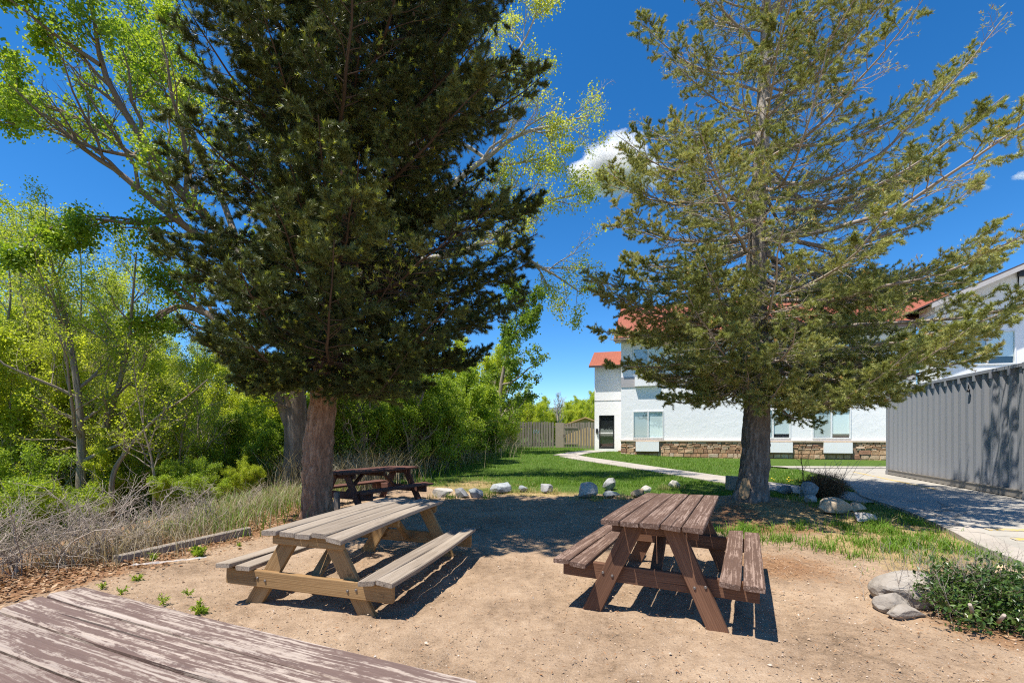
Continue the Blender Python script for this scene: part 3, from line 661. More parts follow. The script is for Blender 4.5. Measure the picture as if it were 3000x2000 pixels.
mb = MB(); mb.add([[a, y + .065, c], [b, y + .065, c], [b, y + .065, d], [a, y + .065, d]], [[0, 1, 2, 3]]); mb.build('dark_room', M_DARK, dr)
mb = MB(); box(mb, (a + e + .03, y - .05, 1.085), (b - e - .01, y - .02, 1.14)); mb.build('push_bar', M_WHITE, dr)
mb = MB(); cyl(mb, (a + .055, y - .06, .80), (a + .055, y - .06, 1.15), .014); box(mb, (a + .045, y - .06, .82), (a + .065, y - .002, .84)); box(mb, (a + .045, y - .06, 1.11), (a + .065, y - .002, 1.13)); mb.build('handle', M_BOLT, dr)
mb = MB(); box(mb, (EX0 + .09, EY - .09, 1.12), (EX0 + .21, EY - .003, 1.36)); cyl(mb, (EX0 + .15, EY - .05, 1.12), (EX0 + .15, EY - .05, 1.04), .03, .045); mb.build('card_reader', M_BLACK, bld)
mb = MB(); cyl(mb, (.05, EY + 1.6, 5.9), (.05, EY + 1.6, 6.75), .06); mb.build('vent_pipe', M_SHINGLE, bld)
mb = MB(); box(mb, (EX1 - .9, EY - .5, -.2), (EX1 - .05, EY - .06, .06)); mb.build('mulch_bed', M_SOIL, bld)
# gabled wing on the right
WX0, WX1, WY = 13.3, 27.3, -1.27; WR = 20.3; ez = 6.66; sl = .435
WH = (15.1 - .95, 15.1 + .99, 3.95, 5.38)
def gtop(x): return ez + sl * (min(x, 2 * WR - x) - WX0)
mb = MB(); wall_holes(mb, WX0, WX1, -.7, ez, [WH], WY)
mb.add([[WX0, WY, ez], [WX1, WY, ez], [WR, WY, gtop(WR)]], [[0, 1, 2]])
mb.add([[WX0, WY, -.7], [WX0, 0, -.7], [WX0, 0, ez], [WX0, WY, ez]], [[0, 3, 2, 1]]); mb.build('gable_wall', M_STUCCO, bld)
window(WH, WY, bld, .75)
OV = .85
for sgn in (1, -1):
    x0 = WX0 - .5 if sgn > 0 else 2 * WR - WX0 + .5; z0 = ez - .5 * sl + .12; z1 = gtop(WR) + .12
    V = np.array([[x0, WY - OV, z0], [WR, WY - OV, z1], [WR, 8., z1], [x0, 8., z0]]); 
    if sgn < 0: V = V[[1, 0, 3, 2]]
    mb = MB(); mb.add(V, [[0, 1, 2, 3]], grain=V); B = V - [0, 0, .06]; mb.add(np.concatenate([V, B]), [[4, 7, 6, 5], [0, 4, 5, 1], [1, 5, 6, 2], [2, 6, 7, 3], [3, 7, 4, 0]], mat=1); mb.build('gable_roof', [M_SHINGLE, M_DARKTRIM], bld)
    A = V - [0, 0, .062]; lo, hi = (A[0], A[1]); mb = MB()
    P = np.array([lo, hi, hi - [0, 0, .19], lo - [0, 0, .19]]); Q = P + [0, .04, 0]; mb.add(np.concatenate([P, Q]), [[0, 3, 2, 1], [4, 5, 6, 7], [2, 3, 7, 6], [0, 1, 5, 4], [0, 4, 7, 3], [1, 2, 6, 5]]); mb.build('fascia', M_FASCIA, bld)
mb = MB(); box(mb, (16.12, WY - .16, 7.55), (16.52, WY - .02, 7.78)); cyl(mb, (16.16, WY - .03, 7.55), (16.16, WY - .03, 7.0), .02); box(mb, (16.10, WY - .07, 6.86), (16.22, WY - .003, 7.0)); mb.build('flood_lamp', M_BLACK, bld)

# ------------------------------------------------------------------ steel shipping container
cd = unit(np.array([9.63 - 11.47, 8.93 - 14.57])); crz = math.atan2(cd[1], cd[0])
cont = thing('shipping_container', 'grey corrugated steel shipping container parked on the concrete drive beside the building', 'container', (11.47, 14.57, .205), crz)
CL, CW, CH = 6.06, 2.44, 2.59
def corrugated(x0, x1, z0, z1, y, inward):
    xs, ys = [], []; x = x0; pat = [(.072, 0), (.068, 1), (.072, 1), (.068, 0)]; cur = 0
    xs.append(x); ys.append(y); k = 0
    while x < x1 - .01:
        x = min(x + pat[k % 4][0], x1); cur = pat[k % 4][1]; xs.append(x); ys.append(y + inward * .046 * cur); k += 1
    xs, ys = np.array(xs), np.array(ys); n = len(xs)
    V = np.concatenate([np.stack([xs, ys, np.full(n, z0)], 1), np.stack([xs, ys, np.full(n, z1)], 1)]); i = np.arange(n - 1)[:, None]
    return V, np.concatenate([i, i + 1, i + n + 1, i + n], 1)
mb = MB(); V, Fc = corrugated(.16, CL - .16, .17, CH - .075, .03, 1); mb.add(V, Fc); mb.build('side_panel', M_CONT, cont)
mb = MB(); V, Fc = corrugated(.16, CL - .16, .17, CH - .075, CW - .03, -1); mb.add(V, Fc[:, ::-1]); mb.build('side_panel', M_CONT, cont)
mb = MB(); V, Fc = corrugated(.1, CW - .1, .17, CH - .075, .03, 1); mb.add(V[:, [1, 0, 2]], Fc[:, ::-1]); mb.build('end_panel', M_CONT, cont)
mb = MB()
for k in (0, 1): box(mb, (CL - .06, .12 + k * 1.11, .17), (CL - .02, 1.215 + k * 1.11, CH - .12))
dd = mb.build('door', M_CONT, cont)
for k in range(4):
    mb = MB(); cyl(mb, (CL - .005, .3 + .61 * k, .12), (CL - .005, .3 + .61 * k, CH - .1), .018); mb.build('lock_rod', M_RAIL, dd)
mb = MB(); box(mb, (.02, .02, CH - .07), (CL - .02, CW - .02, CH - .03)); mb.build('container_roof', M_CONT, cont)
for y in (0., CW - .06):
    mb = MB(); box(mb, (.16, y, CH - .075), (CL - .16, y + .06, CH - .01)); mb.build('top_rail', M_CONT, cont)
    mb = MB(); box(mb, (.16, y + .006, .025), (CL - .16, y + .05, .168)); box(mb, (.16, y - .008, .150), (CL - .16, y + .005, .172)); mb.build('bottom_rail', M_RAIL, cont)
for x in (0, CL - .16):
    for y in (0, CW - .16):
        mb = MB(); box(mb, (x + .012, y + .006, .12), (x + .148, y + .15, CH - .12)); p = mb.build('corner_post', M_CONT, cont)
        mb = MB(); box(mb, (x - .003, y - .004, 0), (x + .163, y + .163, .118)); box(mb, (x - .003, y - .004, CH - .118), (x + .163, y + .163, CH)); mb.build('corner_casting', M_CONT, p)
mb = MB()
for k in range(10):
    x = .45 + k * .56; box(mb, (x, -.01, CH - .20), (x + .06, .028, CH - .077))
mb.build('lashing_ring', M_CONT, cont)
mb = MB(); cyl(mb, (4.22, .0, CH - .22), (4.22, .0, CH - .36), .012); cyl(mb, (4.22, .0, CH - .36), (4.22, -.01, CH - .42), .03, .03); mb.build('hook', M_BLACK, cont)

# ------------------------------------------------------------------ fence, shed
fen = thing('wooden_fence', 'silvery weathered picket fence with a plain board gate joining the white building', 'fence', (0, 0, 0))
r = np.random.default_rng(9); FY = 33.6; mb = MB(); gx0, gx1 = 3.08, 3.66; x = -.35
def picket(mb, x, z1, tint):
    z0 = float(gz(x, FY)) - .02; plank(mb, (x, FY, z0), (x + r.normal(0, .006), FY + r.normal(0, .008), z1), (1, 0, 0), .142, .02, tint, .003, 2, .0, int(r.integers(1e6)))
while x < 5.9:
    if not (gx0 - .05 < x < gx1 + .05) and x < 3.6: picket(mb, x, 2.30 + r.normal(0, .015), np.clip(.02 + .25 * (x + .3) + r.normal(0, .2), 0, 1))
    x += .19
mb.build('picket_panel', W_FENCE, fen)
mb = MB(); x = 3.74
while x < 4.62: picket(mb, x, 2.22 + r.normal(0, .012), r.uniform(.5, 1)); x += .19
for z in (.75, 1.9): plank(mb, (3.7, FY - .03, z), (4.62, FY - .03, z), (0, 0, 1), .09, .03, .9, .003, 3, 0, 4)
gate = mb.build('gate', W_FENCE, fen)
mb = MB(); box(mb, (3.66, FY - .09, 1.30), (3.76, FY - .05, 1.36)); box(mb, (3.645, FY - .09, 1.20), (3.675, FY - .06, 1.42)); mb.build('latch', M_BLACK, gate)
mb = MB(); x = 4.70
while x < 6.1: picket(mb, x, 2.28 + r.normal(0, .012), r.uniform(.3, 1)); x += .19
mb.build('picket_panel', W_FENCE, fen)
mb = MB(); box(mb, (gx0, FY - .025, float(gz(3.3, FY))), (gx1, FY + .012, 2.24)); mb.build('board_panel', W_PLY, fen)
for z in (.8, 1.95):
    mb = MB(); plank(mb, (-.4, FY + .05, z), (3.6, FY + .05, z), (0, 0, 1), .09, .04, .4, .003, 4, 0, 3); mb.build('rail', W_FENCE, fen)
M_BLUE = m_plain('faded_blue_spray_paint', (.22, .42, .52), .9, .1)
mb = MB(); q = smoothpath([(1.52, 1.48, 0), (1.58, 1.74, 0), (1.66, 1.52, 0), (1.74, 1.72, 0), (1.82, 1.50, 0), (1.94, 1.70, 0)], 40)
P = np.stack([q[:, 0], np.full(40, FY - .0165), q[:, 1]], 1)[None]; tubes(mb, P, np.full((1, 40), .009), 4); mb.build('paint_mark', M_BLUE, fen)

M_SHED = m_plain('yellow_board_siding', (.66, .45, .20), .8, .2)
shed = thing('garden_shed', 'small yellow gabled shed showing above the fence beside the building', 'shed', (7.2, 46.5, .5), -.25)
mb = MB(); box(mb, (-1.9, 0, -.6), (1.9, 3, 1.9)); mb.add([[-1.9, 0, 1.9], [1.9, 0, 1.9], [0, 0, 2.52]], [[0, 1, 2]]); mb.build('wall', M_SHED, shed)
for s_ in (-1, 1):
    mb = MB(); V = np.array([[s_ * 2.15, -.25, 1.86], [0, -.25, 2.62], [0, 3.2, 2.62], [s_ * 2.15, 3.2, 1.86]]); mb.add(np.concatenate([V, V - [0, 0, .11]]), BOXF[:, ::-1] if s_ > 0 else BOXF); mb.build('roof', m_plain('tan_roof_boards', (.55, .36, .17), .8), shed)

# ------------------------------------------------------------------ rocks
RK_W = m_rock('pale_granite', [(.24, .215, .19), (.43, .40, .365), (.62, .59, .545)]); RK_G = m_rock('grey_granite', [(.14, .14, .145), (.27, .27, .275), (.42, .42, .42)])
RK_B = m_rock('blue_grey_slate', [(.13, .145, .16), (.27, .295, .315), (.46, .485, .49)]); RK_T = m_rock('tan_sandstone', [(.26, .19, .12), (.44, .34, .23), (.60, .50, .37)])
RK_R = m_rock('boulder_granite', [(.20, .17, .14), (.31, .275, .235), (.40, .365, .32)], 2.6, .6); RK_Y = m_rock('yellow_sandstone', [(.40, .27, .15), (.62, .46, .27), (.72, .60, .44)])
def stone(px, py, wpx, hpx, mat, label, seed, D=None, depth=1.0, cuts=24, sub=4, rough=.05, sink=.12, rz=None, keep=.60):
    g = G(px, py); D = g[1]; w = wpx * D / F; h = hpx * D / F
    r = np.random.default_rng(seed); mb = MB(); rock(mb, r, (w, w * depth, h * (1.0 + sink)), cuts, sub, rough, keep=keep)
    o = mb.build('boulder' if wpx > 100 else 'rock', mat, loc=(g[0] * (1 + w * depth * .35 / D), D + w * depth * .35, g[2] + h * (.5 - sink * .5)), rotz=0 if rz is None else rz)
    return tag(o, label, 'rock', None)
for a in [(1296, 1459, 68, 32, RK_W, 'whitish lumpy rock at the left end of the stone border, near the dark red table', 11), (1349, 1459, 52, 34, RK_G, 'tan grey rounded rock touching the whitish rock in the stone border', 12),
          (1392, 1457, 54, 32, RK_B, 'dark blue grey wedge rock leaning on the tan grey rock', 13), (1471, 1446, 84, 32, RK_B, 'broad angular blue grey rock with a pale flat top', 14),
          (1531, 1441, 34, 20, RK_B, 'small blue grey rock between the broad angular rock and the stubby grey one', 15), (1601, 1443, 46, 30, RK_G, 'stubby grey rock like a cut log at the dirt edge', 16),
          (1722, 1462, 70, 44, RK_W, 'bright white rock at the left of the clustered stones on the lawn edge', 17), (1785, 1437, 52, 40, RK_G, 'dark topped grey rock at the back of the clustered stones', 18),
          (1787, 1459, 64, 24, RK_B, 'flat pale blue block at the front of the clustered stones', 19), (1868, 1458, 54, 26, RK_T, 'brownish rock behind the corner of the brown picnic table', 20),
          (1896, 1446, 34, 26, RK_W, 'light grey rock just behind the brownish rock at the table', 21), (1973, 1429, 36, 26, RK_W, 'small pointed white rock alone in the lawn', 22),
          (2366, 1462, 66, 46, RK_B, 'large blue grey rock in the shade beside the dead brown shrub', 23), (2300, 1452, 60, 28, RK_G, 'low dark rock in the shade close to the fir trunk', 24),
          (2376, 1476, 46, 30, RK_W, 'small pale rock below the large blue grey rock', 25), (2436, 1512, 92, 54, RK_T, 'jagged tan sandstone slab tilted against the mound', 26),
          (2502, 1500, 66, 30, RK_T, 'rounded brown rock behind the jagged tan slab', 27), (2534, 1534, 84, 34, RK_W, 'low flat white rock at the edge of the shaded grass', 28)]:
    stone(*a[:7], depth=.8)
stone(2668, 1778, 186, 80, RK_R, 'large smooth rounded grey boulder beside the leafy shrub', 31, depth=.75, cuts=9, sub=4, rough=.09, sink=.2, keep=.80)
stone(2608, 1794, 80, 50, RK_R, 'smaller rounded boulder pressed against the left foot of the large boulder', 32, depth=.8, cuts=9, sub=4, rough=.09, sink=.2, keep=.80)
stone(2652, 1812, 88, 30, RK_R, 'low round stone under the front of the large boulder', 33, depth=.6, cuts=9, sub=4, rough=.09, sink=.2, keep=.80)
stone(2952, 1712, 150, 44, RK_Y, 'flat yellow sandstone rock behind the leafy shrub', 34, depth=.7, cuts=14, sub=4, sink=.2)
stone(2862, 1706, 42, 34, RK_W, 'small white rock behind the twigs of the leafy shrub', 35, depth=.8)

# timber edging, post, block by the fir
a, b = G(335, 1650), G(728, 1566); mb = MB(); m1 = a + (b - a) * .46
plank(mb, (a[0], a[1], a[2] + .03), (b[0], b[1], b[2] + .06), (0, 0, 1), .11, .10, .5, .01, 8, .012, 5)
tag(mb.build('timber_edging', W_BEAM), 'long grey squared timber lying along the edge of the dirt', 'timber')
g = G(988, 1492); mb = MB(); plank(mb, (g[0], g[1], g[2] - .05), (g[0] - .01, g[1], g[2] + .32), (1, 0, 0), .09, .09, .4, .01, 3, 0, 6); tag(mb.build('wooden_post', W_BEAM), 'short wooden post standing right beside the spruce trunk', 'post')
g = G(2152, 1436); mb = MB(); plank(mb, (g[0], g[1] + .15, g[2] - .04), (g[0] + .02, g[1] + .17, g[2] + .34), (1, 0, 0), .24, .22, .5, .015, 4, 0, 7); tag(mb.build('wooden_block', W_BEAM), 'upright grey wooden block leaning by the base of the fir trunk', 'block')
# scrap of clear plastic by the timber
t = NT('plastic_film'); M_FILM = t.done(t.n('MixShader', {0: .40, 1: t.n('BsdfTransparent').outputs[0], 2: t.bsdf((.75, .75, .76), .25, .5)}).outputs[0])
g = G(470, 1652); mb = MB(); u = np.linspace(0, 1, 30); w = np.linspace(-.5, .5, 9); U, W = np.meshgrid(u, w, indexing='ij')
P = xyz(g[0] - .20 + U * .60, g[1] - .16 + U * .33 + W * (.04 + .10 * np.abs(vnoise(xyz(U * 5, 0, 4)))), 0); P[..., 2] = gz(P[..., 0], P[..., 1]) + .03 + .02 * np.abs(fbm(P * 14, 3, 6)); i = (np.arange(29)[:, None] * 9 + np.arange(8)[None]).reshape(-1, 1)
mb.add(P, np.concatenate([i, i + 1, i + 10, i + 9], 1), smooth=False); tag(mb.build('plastic_scrap', M_FILM), 'crumpled strip of clear plastic film lying by the grey timber', 'litter')
# ------------------------------------------------------------------ conifers
def conifer(name, label, base, lean, height, zlow, nprim, rfun, efun, seed, mats, tr_r, nd, dens=(9, 8), droop=.0, gold_tips=0., twig=.004, bare=0., low=1.12, clump=None, cones=0):
    r = np.random.default_rng(seed); bark, twigm, needm = mats
    root = thing(name, label, 'tree', base)
    axis = lambda z: np.stack([lean[0] * z, lean[1] * z, z], -1)
    zz = np.array([-.25, 0, .5, 1.2, 2.2, 3.5, 5, 7, 9, 11, 13, height]); zz = zz[zz <= height]
    wob = np.stack([.05 * np.sin(zz * .9 + seed), .05 * np.cos(zz * .7 + seed), 0 * zz], 1) * (zz > .1)[:, None]
    rad = tr_r * np.clip(1 - zz / height, .03, 1) ** .85; rad[:2] = tr_r * 1.02
    mb = MB(); trunk(mb, axis(zz) + wob, rad, 260, 72, .135, seed, .52, (10., 3.4)); mb.build('trunk', bark, root)
    f = (np.arange(nprim) + r.random(nprim)) / nprim
    z0 = zlow + (height - zlow - .4) * f ** low
    az = np.arange(nprim) * 2.39996 + r.normal(0, .35, nprim)
    L = rfun(z0, az) * r.uniform(.78, 1.1, nprim); e = efun(z0, az) + r.normal(0, .09, nprim)
    if bare:
        z0 = np.append(z0, 4.15); az = np.append(az, .03); L = np.append(L, 4.7); e = np.append(e, .02); nprim += 1
    K = 10; s = np.linspace(0, 1, K); dirh = np.stack([np.cos(az), np.sin(az)], 1)
    P = axis(z0)[:, None] + np.zeros((nprim, K, 3))
    P[..., :2] += dirh[:, None] * (L[:, None] * s)[..., None]
    sag = droop + r.normal(0, .05, nprim)
    P[..., 2] += L[:, None] * (np.tan(e)[:, None] * s - sag[:, None] * np.sin(s * pi) + .10 * s ** 2.5)
    w = np.cumsum(r.normal(0, 1, (nprim, K, 3)), 1) * (.10 * L[:, None, None] / K); w -= w[:, :1]; P = P + w
    R = (np.clip(.011 * L + .006, .012, .06))[:, None] * (1 - .86 * s)[None]
    P2, R2 = spawn(r, P, R, np.maximum((L * dens[0]).astype(int), 3), lambda t, pl: .15 + .27 * pl * (1.12 - t), .95, .14, .99, 5, .06, .18, .8, .5, .3, .2, .009)
    P3, R3 = spawn(r, P2, R2, dens[1], lambda t, pl: .06 + .34 * pl * (1.1 - t), .85, .15, 1., 4, .08, .2, .55, .6, .5, .25, twig)
    tip2 = spawn(r, P, R, np.maximum((L * 1.5).astype(int), 2), lambda t, pl: .12 + .16 * pl * (1.1 - t), .9, .08, .95, 4, -.1, .25, .2, .4, .3, .3, .006)
    mb = MB(); tubes(mb, P, R, 6, .5); tubes(mb, P2, R2, 4, .5); tubes(mb, P3, R3, 3, .6); tubes(mb, *tip2, 3, .55); mb.build('limbs', twigm, root)
    mb = MB()
    cl2 = np.clip(.42 + .22 * vnoise(P2[:, 2] * 1.1, seed), 0, 1); cl3 = np.clip(.45 + .24 * vnoise(P3[:, 1] * 1.1, seed) + r.normal(0, .06, len(P3)), 0, 1)
    if bare:   # patches of old twigs that have lost their needles
        v = vnoise(P3[:, 0] * 1.3 + 31, seed); k3 = (v > np.quantile(v, bare)) | (P3[:, 0, 2] < 4.2); P3n, c3 = P3[k3], cl3[k3]
        v = vnoise(P2[:, 0] * 1.3 + 31, seed); k2 = (v > np.quantile(v, bare)) | (P2[:, 0, 2] < 4.2); P2n, c2 = P2[k2], cl2[k2]
    else: P3n, c3, P2n, c2 = P3, cl3, P2, cl2
    if clump is not None:   # foliage gathers in boughs with gaps between them
        k3 = fbm(P3n[:, 1] * [1.5, 1.5, 2.1], 2, seed) > clump; P3n, c3 = P3n[k3], np.clip(c3[k3] + .22 * vnoise(P3n[k3][:, 1] * 2.3, seed + 9), 0, 1)
        k2 = fbm(P2n[:, 2] * [1.5, 1.5, 2.1], 2, seed) > clump; P2n, c2 = P2n[k2], c2[k2]
    if bare:   # the inner parts of the upper branches are mostly bare
        def outer(Q):
            c = Q[:, 1]; rho = np.hypot(c[:, 0] - lean[0] * c[:, 2], c[:, 1] - lean[1] * c[:, 2]); return r.random(len(Q)) > .80 * np.exp(-(rho / 1.5) ** 2) * S((c[:, 2] - 3.2) / 1.6)
        k3 = outer(P3n); P3n, c3 = P3n[k3], c3[k3]; k2 = outer(P2n); P2n, c2 = P2n[k2], c2[k2]
    needles(mb, r, P3n, nd['n3'], nd['len'], nd['w'], .8, .02, c3)
    needles(mb, r, P2n, nd['n2'], nd['len'], nd['w'], .8, .45, c2)
    if gold_tips:
        sel = r.random(len(P3)) < gold_tips; T = P3[sel]; T = T[:, -2:]; d = T[:, 1] - T[:, 0]
        E = np.stack([T[:, 1] - d * .1, T[:, 1] + unit(d) * .045], 1)
        needles(mb, r, E, 14, nd['len'] * .72, nd['w'] * 1.1, 1.0, 0., np.full(len(E), 1.0 if needm is L_SPRUCE else .95))
        needles(mb, r, P3[~sel][:, -2:], 5, nd['len'], nd['w'], 1.0, .3, np.clip(c3[:1].mean() + np.zeros((~sel).sum()) + .22, 0, .82))
    mb.build('crown', needm, root)
    if cones:
        Q = P3[P3[:, 0, 2] > 3.5]; Q = Q[r.integers(0, len(Q), cones)][:, -1]; E = Q[:, None] + np.linspace(0, 1, 4)[None, :, None] * np.array([0, 0, .06]); Rr = np.array([.006, .015, .013, .004])[None] * r.uniform(.7, 1.2, (cones, 1))
        mb = MB(); tubes(mb, E, Rr, 6, r.random(cones)); tag(mb.build('cones', TWIG_BROWN, root), kind='stuff')
    return root
sp_b = G(930, 1512)
conifer('spruce_tree', 'tall dense dark green spruce with a thick reddish trunk behind the weathered table', (sp_b[0], sp_b[1], sp_b[2] - .02), (.122, -.13), 16.5, 2.3, 285,
        lambda z, a: (1.75 + .66 * S((z - 2.1) / 1.2)) * np.clip((17.5 - z) / 9.5, .12, 1) * (1 + .27 * np.cos(a + .4)), lambda z, a: np.radians(-6 + 20 * S((z - 2.5) / 8)), 41, (BARK_SPRUCE, TWIG_SPR, L_SPRUCE), .232,
        dict(n3=112, n2=120, len=.058, w=.0066), (9.2, 8), .12, .30, .0032, clump=-.40, cones=420)
fr_b = G(2200, 1462)
fir = conifer('fir_tree', 'airy olive green fir with bare pale twigs on the mound beside the drive', (fr_b[0], fr_b[1], fr_b[2] - .03), (.030, .0), 12.6, 2.3, 140,
        lambda z, a: (2.35 + 1.25 * S((z - 2.2) / 1.4) * (1 - .22 * S((z - 4.5) / 2.5))) * np.clip((16.0 - z) / 11.0, .1, 1) * np.clip((13.0 - z) / 2.2, .15, 1) * (1 + .12 * np.cos(a)) * (1 - .26 * S((z - 6.3) / 2.0) * np.clip(np.cos(a - .3), 0, 1)), lambda z, a: np.radians(-9 + 46 * S((z - 2.8) / 8)), 57, (BARK_FIR, TWIG_FIR, L_FIR), .255,
        dict(n3=92, n2=110, len=.052, w=.0080), (8.8, 8), .12, .12, .0040, bare=.14, low=1.5, clump=-.25)

# old wound where the bark has come off low on the fir trunk
M_SCAR = m_bark('bare_trunk_wood', (.20, .13, .075), (.34, .235, .14), (.46, .34, .22), .6, bump=.4)
A, Z = np.meshgrid(np.linspace(-1, 1, 15), np.linspace(0, 1, 18)); wd = .30 * np.sqrt(np.clip(1 - (2 * Z - 1) ** 2, 0, 1)) ** .6 * (1 + .14 * vnoise(xyz(Z * 5, np.sign(A) * 3, 2.))); an = -pi / 2 - .75 + A * wd; zz = .06 + .40 * Z
rr_ = (.262 * (1 + .38 * np.exp(-zz / .28)) + .012) * (1 + .02 * vnoise(xyz(A * 3, Z * 4, 1.)))
i = (np.arange(17)[:, None] * 15 + np.arange(14)[None]).reshape(-1, 1); mb = MB(); V = xyz(np.cos(an) * rr_ + .03 * zz, np.sin(an) * rr_ + .05, zz); mb.add(V, np.concatenate([i, i + 1, i + 16, i + 15], 1), .5, V, smooth=True); mb.build('bark_scar', M_SCAR, fir)

# ------------------------------------------------------------------ broadleaved trees
def broadleaf(name, label, base, limbs, seed, mats, leaf=dict(), lv=((5, .45, .8), (6, .45, .9), (5, .5, .9)), up=.05, cat='tree', sub=(8, 5, 4, 3), trunk_first=True, flare=.3, amp=.07, t0=.25, leaf_levels=(2, 3), absolute=False, group=None, tint_noise=.9):
    """limbs: list of paths [(x,y,z,radius)...] in world space; the first is the trunk"""
    r = np.random.default_rng(seed); bark, twigm, leafm = mats; base = np.asarray(base, float)
    root = thing(name, label, cat, base, group=group)
    loc = [np.asarray(l, float) - np.r_[base, 0] for l in limbs]
    k0 = 0
    if trunk_first:
        mb = MB(); trunk(mb, loc[0][:, :3], loc[0][:, 3], 110, 44, amp, seed, flare, (9., 1.3)); mb.build('trunk', bark, root); k0 = 1
    K = 16; Q = [smoothpath(l, K) for l in loc]; P = np.stack([q[:, :3] for q in Q]); R = np.stack([q[:, 3] for q in Q])
    w = np.cumsum(r.normal(0, 1, P.shape), 1) * (.03 * plen(P)[:, None, None] / K); w -= w[:, :1]
    if trunk_first: w[0] = 0
    P = P + w
    mb = MB()
    if len(P) > k0: tubes(mb, P[k0:], R[k0:], 9, .5)
    lev = [(P, R)]; cp, cr = P, R
    for i, (n, l, ang) in enumerate(lv):
        nn = np.maximum((n * (plen(cp) / plen(cp).mean()) ** .8).astype(int), 1) if i == 0 else n
        cp, cr = spawn(r, cp, cr, nn, (lambda t, pl, l=l: l * pl * (1.15 - .75 * t)) if not absolute else (lambda t, pl, l=l: l * (1.15 - .5 * t) + 0 * pl), ang, t0 if i == 0 else .2, 1., 6 if i == 0 else 4, up, .22, .0, .6, .22, .25, .06)
        lev.append((cp, cr)); tubes(mb, cp, np.maximum(cr, .0022), (6, 4, 3, 3)[min(i, 3)], .55)
    mb.build('limbs', twigm, root)
    mb = MB()
    for k in leaf_levels:
        pp = lev[k][0]; cl = np.clip(leaf.get('tm', .5) + .26 * tint_noise * vnoise(pp[:, 1] * .8, seed), 0, 1)
        kp = vnoise(pp[:, 0] * leaf.get('gs', .6) + 7, seed + 3) > leaf.get('gap', -.9)
        if kp.any(): leaves(mb, r, pp[kp], leaf.get('n', 8), leaf.get('size', .06), leaf.get('spread', .05), .15, leaf.get('ratio', .8), tint=cl[kp], tsd=.13)
    mb.build('crown', leafm, root)
    return root
def pth(D, *pts):
    """limb path from photograph positions (x, y, radius[, depth])"""
    out = []
    for p in pts:
        d = p[3] if len(p) > 3 else D
        out.append([*AT(p[0], p[1], d), p[2]])
    return out
cb = G(866, 1436); D = cb[1]
broadleaf('cottonwood_tree', 'old cottonwood behind the spruce, long limbs sweeping up left with bright green leaves', (cb[0], cb[1], cb[2] - .05), [
    pth(D, (862, 1462, .33), (866, 1400, .31), (868, 1300, .285), (866, 1200, .27), (868, 1100, .24), (890, 980, .2), (925, 850, .16), (950, 700, .12), (960, 500, .07)),
    pth(D, (852, 1240, .19), (825, 1165, .16), (785, 1085, .14), (720, 1000, .12), (655, 945, .10), (600, 905, .085), (525, 893, .06), (450, 930, .045), (380, 990, .034), (300, 1045, .018)),
    pth(D, (880, 1010, .15), (800, 900, .14), (720, 780, .125), (574, 600, .105, D - .4), (472, 497, .09, D - .8), (383, 364, .075, D - 1.2), (293, 191, .055, D - 1.6), (272, 40, .035, D - 1.8), (240, -160, .02, D - 2)),
    pth(D, (293, 191, .05, D - 1.6), (160, 102, .036, D - 2), (64, 26, .024, D - 2.4), (-60, -60, .012, D - 2.8)),
    pth(D, (870, 1060, .14), (780, 930, .12), (640, 745, .10), (510, 644, .085, D - .6), (357, 523, .065, D - 1), (255, 453, .05, D - 1.3), (128, 344, .035, D - 1.6), (20, 250, .015, D - 2)),
    pth(D, (574, 600, .075, D - .4), (450, 500, .06, D - .2), (319, 408, .045), (191, 332, .032, D + .2), (60, 290, .014, D + .3)),
    pth(D, (510, 644, .05, D - .6), (400, 655, .04, D - 1), (290, 640, .03, D - 1.4), (190, 655, .024, D - 1.7), (110, 690, .018, D - 1.9), (50, 760, .008, D - 2)),
    pth(D, (720, 780, .09), (640, 560, .075, D + 1), (560, 380, .055, D + 1.6), (480, 200, .035, D + 2), (420, 20, .02, D + 2.4)),
    pth(D, (574, 600, .05, D - .4), (540, 420, .042, D + .4), (500, 260, .032, D + .8), (470, 90, .018, D + 1))],
    71, (BARK_COT, TWIG_COT, L_COT), dict(n=15, size=.080, spread=.10, tm=.6, gap=-.36, gs=.55), lv=((11, .30, .75), (7, .42, .8), (5, .5, .85)), up=.10, t0=.3)
c2 = G(928, 1420)
broadleaf('cottonwood_tree', 'cottonwood half hidden behind the spruce, pale twigs and sparse yellow green leaves showing right', (c2[0], c2[1], c2[2] - .05), [
    pth(13.4, (915, 1440, .26), (915, 1330, .24), (935, 1200, .22), (985, 1020, .20), (1060, 830, .18), (1130, 640, .15), (1200, 430, .11), (1270, 200, .07), (1320, -40, .03)),
    pth(13.4, (1060, 830, .12), (1180, 770, .10), (1330, 745, .08), (1450, 712, .06), (1560, 775, .042), (1640, 820, .028), (1712, 870, .012)),
    pth(13.4, (1130, 640, .12), (1290, 560, .09), (1430, 455, .07), (1520, 392, .055), (1610, 362, .035), (1725, 330, .012)),
    pth(13.4, (1150, 600, .10), (1320, 640, .075), (1460, 620, .055), (1600, 590, .035), (1740, 560, .012)),
    pth(13.4, (1200, 430, .09), (1320, 330, .07), (1440, 230, .05), (1530, 130, .032), (1580, 20, .012)),
    pth(13.4, (1200, 430, .08), (1340, 420, .06), (1450, 480, .04), (1560, 470, .028), (1640, 440, .012))],
    83, (BARK_COT, TWIG_PALE, L_COTPALE), dict(n=7, size=.060, spread=.09, tm=.62, gap=-.28, gs=.7), lv=((12, .34, .7), (8, .45, .8), (6, .5, .8)), up=.06, t0=.3)
